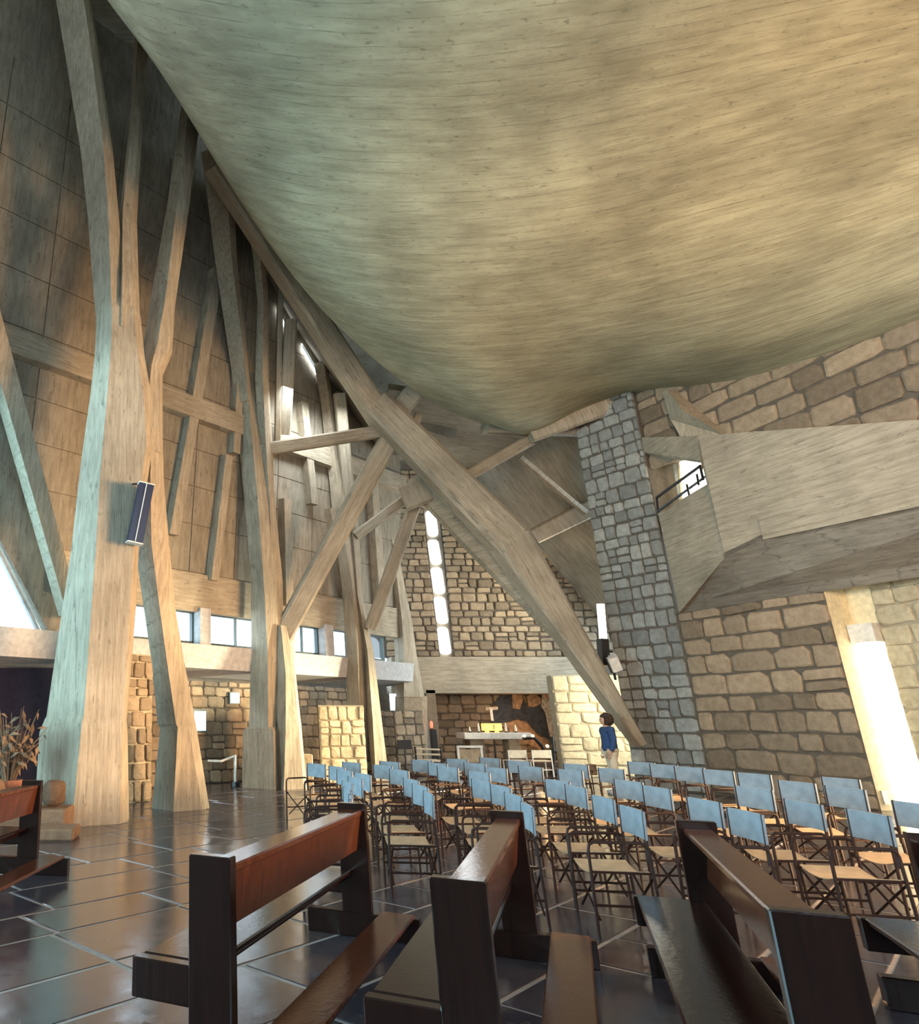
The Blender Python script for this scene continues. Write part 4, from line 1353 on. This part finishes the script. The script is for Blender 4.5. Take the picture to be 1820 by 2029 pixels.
# music stand like post
p = at_z(803, 1530, 0)
r = empty('music_stand', (p.x, 21.0, 0)); p.y = 21.0; p.x = at(803, 1500, 21.0).x
tag(r, 'thin dark stand left of the slatted settle', 'stand')
zt2 = at(803, 1472, 21.0).z
MB().tube([(p.x, 21, 0), (p.x, 21, zt2)], .025, 6).build('post', M['black'], r)
for a in (0, 2.1, 4.2):
    MB().tube([(p.x, 21, .25), (p.x + .25 * math.cos(a), 21 + .25 * math.sin(a), .012)], .018, 5).build('leg', M['black'], r)
MB().box((p.x - .2, 20.97, zt2 - .15), (p.x + .2, 21.0, zt2 + .1), .005).build('desk', M['black'], r)
# small floor lamps / dark easel right of the altar
ly = 22.3
r = empty('lit_candelabrum', (at(1090, 1500, ly).x, ly, 0.0)); tag(r, 'dark bent candle rack with small lights right of the altar', 'candle rack')
MB().tube([at(1036, 1462, ly), at(1058, 1461, ly), at(1072, 1476, ly), at(1080, 1490, ly)], .05, 6).build('arm', M['black'], r)
MB().tube([at(1092, 1458, ly), at(1096, 1498, ly), Vector((at(1090, 1500, ly).x, ly, .0))], .06, 6).build('post', M['black'], r)
MB().tube([at(1080, 1488, ly), at(1102, 1488, ly)], .05, 6).build('tray', M['black'], r)
for u, v in ((1038, 1457), (1055, 1457), (1084, 1477)):
    c = at(u, v, ly)
    MB().lathe([(.01, -.05), (.05, -.02), (.05, .03), (.01, .05)], c, 8).build('light', M['flame'], r)
pl = bpy.data.lights.new('candle_rack_glow', 'POINT')
pl.energy, pl.color, pl.shadow_soft_size = 38, (1.0, 0.55, 0.22), .12
po = bpy.data.objects.new('candle_rack_glow', pl)
COL.objects.link(po)
po.location = at(1062, 1448, 23.6)
# little dark-seated chair near the lit wall
ly = 17.2
a, b = at(1160, 1513, ly), at(1181, 1514, ly)
r = empty('school_chair', ((a.x + b.x) / 2, ly, 0)); tag(r, 'small olive-backed chair before the brightly lit cream wall', 'chair')
MB().box((a.x, ly, a.z - .24), (b.x, ly + .02, a.z), .01).build('backrest', M['dry_leaf'], r)
MB().box((a.x - .06, ly, .43), (b.x + .06, ly + .4, .46), .01).build('seat', M['dry_leaf'], r)
for x in (a.x - .05, b.x + .05):
    for yy in (ly + .01, ly + .38):
        MB().tube([(x, yy, 0), (x, yy, .44)], .014, 5).build('leg', M['steel'], r)
MB().tube([((a.x + b.x) / 2, ly + .01, .44), ((a.x + b.x) / 2, ly + .01, a.z - .2)], .02, 5).build('back_post', M['steel'], r)

# ================================================================== LOUDSPEAKERS AND LAMP
r = empty('column_loudspeaker', at(278, 1080, 11.75)); tag(r, 'tall narrow navy loudspeaker hung on the nearest concrete column', 'loudspeaker')
p0, p1 = at(266, 1074, 11.75), at(289, 960, 11.7)
beam('case', p0, p1, (.24, .26), (.24, .26), M['navy'], r, side=(-.3, 1, 0), ch=.04)
q0, q1 = at(271, 1072, 11.6), at(294, 960, 11.55)
beam('trim_line', p0 + Vector((.03, -.135, 0)), p1 + Vector((.03, -.135, 0)), (.012, .014), (.012, .014), M['white_paint'], r, side=(0, 1, 0), ch=0)
zx = (p1 - p0).normalized()
beam('end_cap', p0 - zx * .02, p0, (.26, .28), (.26, .28), M['white_paint'], r, side=(-.3, 1, 0), ch=.04)
beam('end_cap', p1, p1 + zx * .02, (.26, .28), (.26, .28), M['white_paint'], r, side=(-.3, 1, 0), ch=.04)
MB().tube([at(262, 958, 11.9), at(285, 957, 11.75)], .02, 5).tube([at(262, 1060, 11.9), at(268, 1062, 11.75)], .02, 5).build('bracket', M['black'], r)
r = empty('wall_loudspeaker', at(1195, 1310, 17.3)); tag(r, 'black box loudspeaker fixed to the edge of the stone tower', 'loudspeaker')
beam('case', at(1197, 1318, 17.4), at(1193, 1265, 17.4), (.25, .18), (.25, .18), M['black'], r, side=(0, 1, 0), ch=.05)
MB().tube([at(1200, 1290, 17.4), at(1212, 1290, 17.75)], .03, 5).build('bracket', M['black'], r)
r = empty('floodlight', at(1218, 1330, 17.0)); tag(r, 'grey-faced floodlight above the foot of the great beam', 'lamp')
q = [at(1203, 1302, 17.0), at(1222, 1297, 17.0), at(1234, 1326, 17.0), at(1216, 1332, 17.0)]
MB().prism(q, (.03, .12, .02)).build('face', M['white_paint'], r)
MB().prism([p + Vector((.02, .13, 0)) for p in q], (.02, .08, .02)).build('housing', M['black'], r)
MB().prism([at(1206, 1298, 16.98), at(1220, 1294, 16.98), at(1222, 1300, 16.98), at(1206, 1304, 16.98)], (.03, .1, .02)).build('visor', M['grey_metal'], r)
MB().tube([at(1216, 1330, 17.1), at(1219, 1345, 17.0)], .03, 5).build('stem', M['black'], r)

# white barrier rope post near the dark aisle
r = empty('barrier_post', at_z(466, 1553, 0)); tag(r, 'white barrier post with a rope in the dark aisle', 'barrier')
b0 = at_z(466, 1556, 0)
MB().tube([b0, b0 + UP * .1], [.12, .1], 8).build('base', M['black'], r)
MB().tube([b0 + UP * .1, Vector((b0.x, b0.y, at(466, 1495, b0.y).z))], .035, 6).build('post', M['white_paint'], r)
MB().tube([at(412, 1506, 18.6), at(438, 1507, 18.4), at(466, 1496, b0.y)], .03, 6).build('rope', M['white_paint'], r)

# ================================================================== FAR LEFT: stone ledge, pots and dried plants
def rock_mesh(c, s, seed, mat, name='rock', parent=None):
    r = random.Random(seed)
    bm = bmesh.new()
    bmesh.ops.create_icosphere(bm, subdivisions=3, radius=1)
    ph = [r.uniform(0, 6) for _ in range(4)]
    for v in bm.verts:
        k = 1 + .12 * math.sin(3 * v.co.x + ph[0]) * math.sin(2.6 * v.co.y + ph[1]) + .09 * math.sin(4.5 * v.co.z + ph[2]) + r.uniform(-.035, .035)
        v.co = Vector((v.co.x * s[0] * k + c[0], v.co.y * s[1] * k + c[1], v.co.z * s[2] * k + c[2]))
    V = [v.co.copy() for v in bm.verts]
    bm.verts.index_update()
    Fc = [tuple(v.index for v in f.verts) for f in bm.faces]
    bm.free()
    return mk(name, V, Fc, mat, parent)


lg = empty('stone_ledge', (-3.0, 10.4, 0)); tag(lg, 'low stepped brown stone ledge at the foot of the nearest column', 'ledge')
rj = random.Random(9)
def ledge_blocks(y0, z0, z1, xs, depth):
    for a, b in zip(xs[:-1], xs[1:]):
        MB().box((a + .01, y0 + rj.uniform(-.03, .03), z0), (b - .01, y0 + depth, z1 + rj.uniform(-.02, .01)), .025).build('block', M['rock'], lg)
ledge_blocks(10.15, 0.0, .17, [-4.4, -3.7, -3.0, -2.35, -1.72], .6)
ledge_blocks(10.75, 0.0, .34, [-4.6, -3.8, -3.1, -2.5, -1.95], .75)
for i, (x, y, z, s, lab) in enumerate(((-3.2, 10.9, .60, .26, 'pinkish boulder on the ledge below the dried plants'), (-2.2, 11.05, .53, .18, 'tan rounded rock against the nearest column'), (-3.75, 10.85, .50, .13, 'small pale stone at the left edge of the ledge'), (-2.55, 10.93, .46, .11, 'small angular tan stone behind the bench end'))):
    tag(rock_mesh((x, y, z), (s, s * .8, s), 60 + i, M['rock'] if i != 2 else M['stone_cream'], 'boulder'), lab, 'rock', 'rocks on the ledge')
pt = empty('dried_plant', (-2.98, 11.4, .33)); tag(pt, 'withered dried plant with curled brown leaves on the stone ledge', 'plant')
MB().lathe([(.14, 0), (.2, .25), (.22, .34), (.17, .34), (.15, .28)], (-2.98, 11.4, .345), 14).build('pot', M['terracotta'], pt)
pj = random.Random(5)
for i in range(44):
    a = pj.uniform(0, 6.28)
    h = pj.uniform(.6, 1.35)
    l = pj.uniform(.1, .5)
    b0 = Vector((-2.98 + .06 * math.cos(a), 11.4 + .06 * math.sin(a), .62))
    t = b0 + Vector((l * math.cos(a), l * math.sin(a) * .6, h))
    t = t if pj.random() < .7 else t - UP * .3
    MB().tube([b0, b0.lerp(t, .5) + UP * .12, t], [.014, .01, .005], 4).build('stalk', M['dry_dark'] if i % 2 else M['dry_leaf'], pt)
    for k in range(3):
        q = b0.lerp(t, pj.uniform(.5, 1.0))
        w = pj.uniform(.04, .09)
        dd = Vector((pj.uniform(-1, 1), pj.uniform(-.6, .3), pj.uniform(-1, .3))).normalized()
        sdv = dd.orthogonal().normalized() * w * .45
        mk('leaf', [q, q + dd * w + sdv, q + dd * w * 2.2 + Vector((0, 0, -.04)), q + dd * w - sdv, q + dd * w + Vector((0, -.012, .012))], [(0, 1, 4), (1, 2, 4), (2, 3, 4), (3, 0, 4)], M['dry_leaf'] if (i + k) % 3 else M['dry_dark'], pt)

# ================================================================== STANDING PERSON
def skin_mesh(name, pts, edges, radii, mat, parent, sub=2):
    me = bpy.data.meshes.new(name)
    me.from_pydata([tuple(p) for p in pts], edges, [])
    o = bpy.data.objects.new(name, me)
    COL.objects.link(o)
    me.materials.append(mat)
    md = o.modifiers.new('skin', 'SKIN')
    md.use_smooth_shade = True
    lay = me.skin_vertices[0].data
    for i, r in enumerate(radii):
        lay[i].radius = r if isinstance(r, tuple) else (r, r)
        lay[i].use_root = (i == 0)
    ss = o.modifiers.new('sub', 'SUBSURF')
    ss.levels = ss.render_levels = sub
    o.parent = parent
    return o


# faces local -y, then turned so that the profile looks left
pp = at_z(1222, 1572, 0)
pe = empty('person', (pp.x, pp.y, 0), math.radians(-98))
tag(pe, 'person with dark curly hair, blue jacket and cream trousers standing in profile by the tower', 'person')
B = [(0, 0, .92), (0, .01, 1.08), (0, 0, 1.25), (0, .01, 1.38), (0, 0, 1.44), (0, -.02, 1.52), (0, -.03, 1.60),
     (.10, 0, .88), (.105, -.01, .50), (.11, .02, .10), (.11, -.09, .04), (.115, -.16, .035),
     (-.10, 0, .88), (-.105, .02, .50), (-.11, .06, .10), (-.11, -.05, .04), (-.115, -.12, .035),
     (.17, .01, 1.37), (.215, .02, 1.12), (.20, -.07, .90), (.195, -.10, .82),
     (-.17, .01, 1.37), (-.215, .02, 1.12), (-.20, -.07, .90), (-.195, -.10, .82)]
BE = [(0, 1), (1, 2), (2, 3), (3, 4), (4, 5), (5, 6), (0, 7), (7, 8), (8, 9), (9, 10), (10, 11), (0, 12), (12, 13), (13, 14), (14, 15), (15, 16), (3, 17), (17, 18), (18, 19), (19, 20), (3, 21), (21, 22), (22, 23), (23, 24)]
BR = [.12, .11, .13, .10, .055, .06, .085, .085, .058, .04, .035, .025, .085, .058, .04, .035, .025, .055, .042, .032, .028, .055, .042, .032, .028]
skin_mesh('body', B, BE, BR, M['skin'], pe)
for s in (1, -1):   # five fingers and a thumb per hand
    h = Vector((.195 * s, -.10, .82))
    for k in range(4):
        o_ = Vector((-.004 * s, -.024 + .016 * k, -.02))
        L_ = (.062, .07, .066, .052)[k]
        skin_mesh('finger', [h + o_, h + o_ + Vector((-.006 * s, -.006, -L_ * .55)), h + o_ + Vector((-.016 * s, -.004, -L_))], [(0, 1), (1, 2)], [.0095, .0085, .007], M['skin'], pe, 1)
    skin_mesh('thumb', [h + Vector((-.01 * s, -.025, .01)), h + Vector((-.022 * s, -.042, -.018)), h + Vector((-.026 * s, -.046, -.042))], [(0, 1), (1, 2)], [.011, .010, .008], M['skin'], pe, 1)
skin_mesh('jacket', [(0, 0, .84), (0, .01, 1.08), (0, 0, 1.25), (0, .01, 1.37), (0, 0, 1.43), (.185, .01, 1.37), (.235, .025, 1.12), (.215, -.06, .90), (-.185, .01, 1.37), (-.235, .025, 1.12), (-.215, -.06, .90)],
          [(0, 1), (1, 2), (2, 3), (3, 4), (3, 5), (5, 6), (6, 7), (3, 8), (8, 9), (9, 10)], [(.21, .19), (.185, .16), (.175, .15), (.14, .12), .085, .085, .070, .058, .085, .070, .058], M['denim'], pe)
skin_mesh('trousers', [(0, 0, .93), (.10, 0, .86), (.105, -.01, .50), (.11, .02, .09), (-.10, 0, .86), (-.105, .02, .50), (-.11, .06, .09)],
          [(0, 1), (1, 2), (2, 3), (0, 4), (4, 5), (5, 6)], [.13, .10, .08, .075, .10, .08, .075], M['trousers'], pe)
for sx, y in ((.11, -.05), (-.11, -.01)):
    MB().box((sx - .045, y - .14, 0.0), (sx + .045, y + .12, .075), .02).build('shoe', M['plaster_white'], pe, local=True)
# head: skull with nose, eyes, mouth and ears, under curly hair
hd = bmesh.new()
bmesh.ops.create_uvsphere(hd, u_segments=20, v_segments=14, radius=1)
for v in hd.verts:
    x, y, z = v.co
    k = 1.0 - .22 * max(0, -z) ** 1.5
    v.co = Vector((x * .074 * k, y * .093 * k - .025 - (.012 * max(0, -z)), z * .115 + 1.575))
V = [v.co.copy() for v in hd.verts]
hd.verts.index_update()
Fh = [tuple(v.index for v in f.verts) for f in hd.faces]
hd.free()
head = mk('head', V, Fh, M['skin'], pe, local=True, smooth=True)
MB().add([(-.012, -.112, 1.56), (.012, -.112, 1.56), (0, -.142, 1.545), (0, -.112, 1.60), (0, -.115, 1.535)], [(0, 1, 2), (0, 2, 3), (1, 3, 2), (0, 4, 2), (1, 2, 4)]).build('nose', M['skin'], head, local=True)
MB().box((-.022, -.114, 1.512), (.022, -.105, 1.522), .003).build('mouth', M['terracotta'], head, local=True)
for s in (-1, 1):
    MB().lathe([(.002, -.009), (.010, -.004), (.010, .004), (.002, .009)], (s * .032, -.108, 1.588), 8).build('eye', M['black'], head, local=True)
    MB().lathe([(.004, -.03), (.016, -.012), (.018, .012), (.006, .03)], (s * .076, -.01, 1.57), 8).build('ear', M['skin'], head, local=True)
hj = random.Random(2)
hb = bmesh.new()
bmesh.ops.create_icosphere(hb, subdivisions=4, radius=1)
for v in hb.verts:
    x, y, z = v.co
    k = 1 + .07 * math.sin(13 * x + 5 * z) * math.sin(11 * y + 2) + .05 * math.sin(23 * z + 9 * y) + hj.uniform(-.03, .03)
    px, py, pz = x * .14 * k, y * .145 * k + .03, z * .15 * k + 1.585
    if py < -.055 and pz < 1.63:      # leave the face free
        py = -.05 + (py + .055) * .1
    v.co = Vector((px, py, pz))
V = [v.co.copy() for v in hb.verts]
hb.verts.index_update()
Fh = [tuple(v.index for v in f.verts) for f in hb.faces]
hb.free()
mk('hair', V, Fh, M['hair'], pe, local=True, smooth=False)
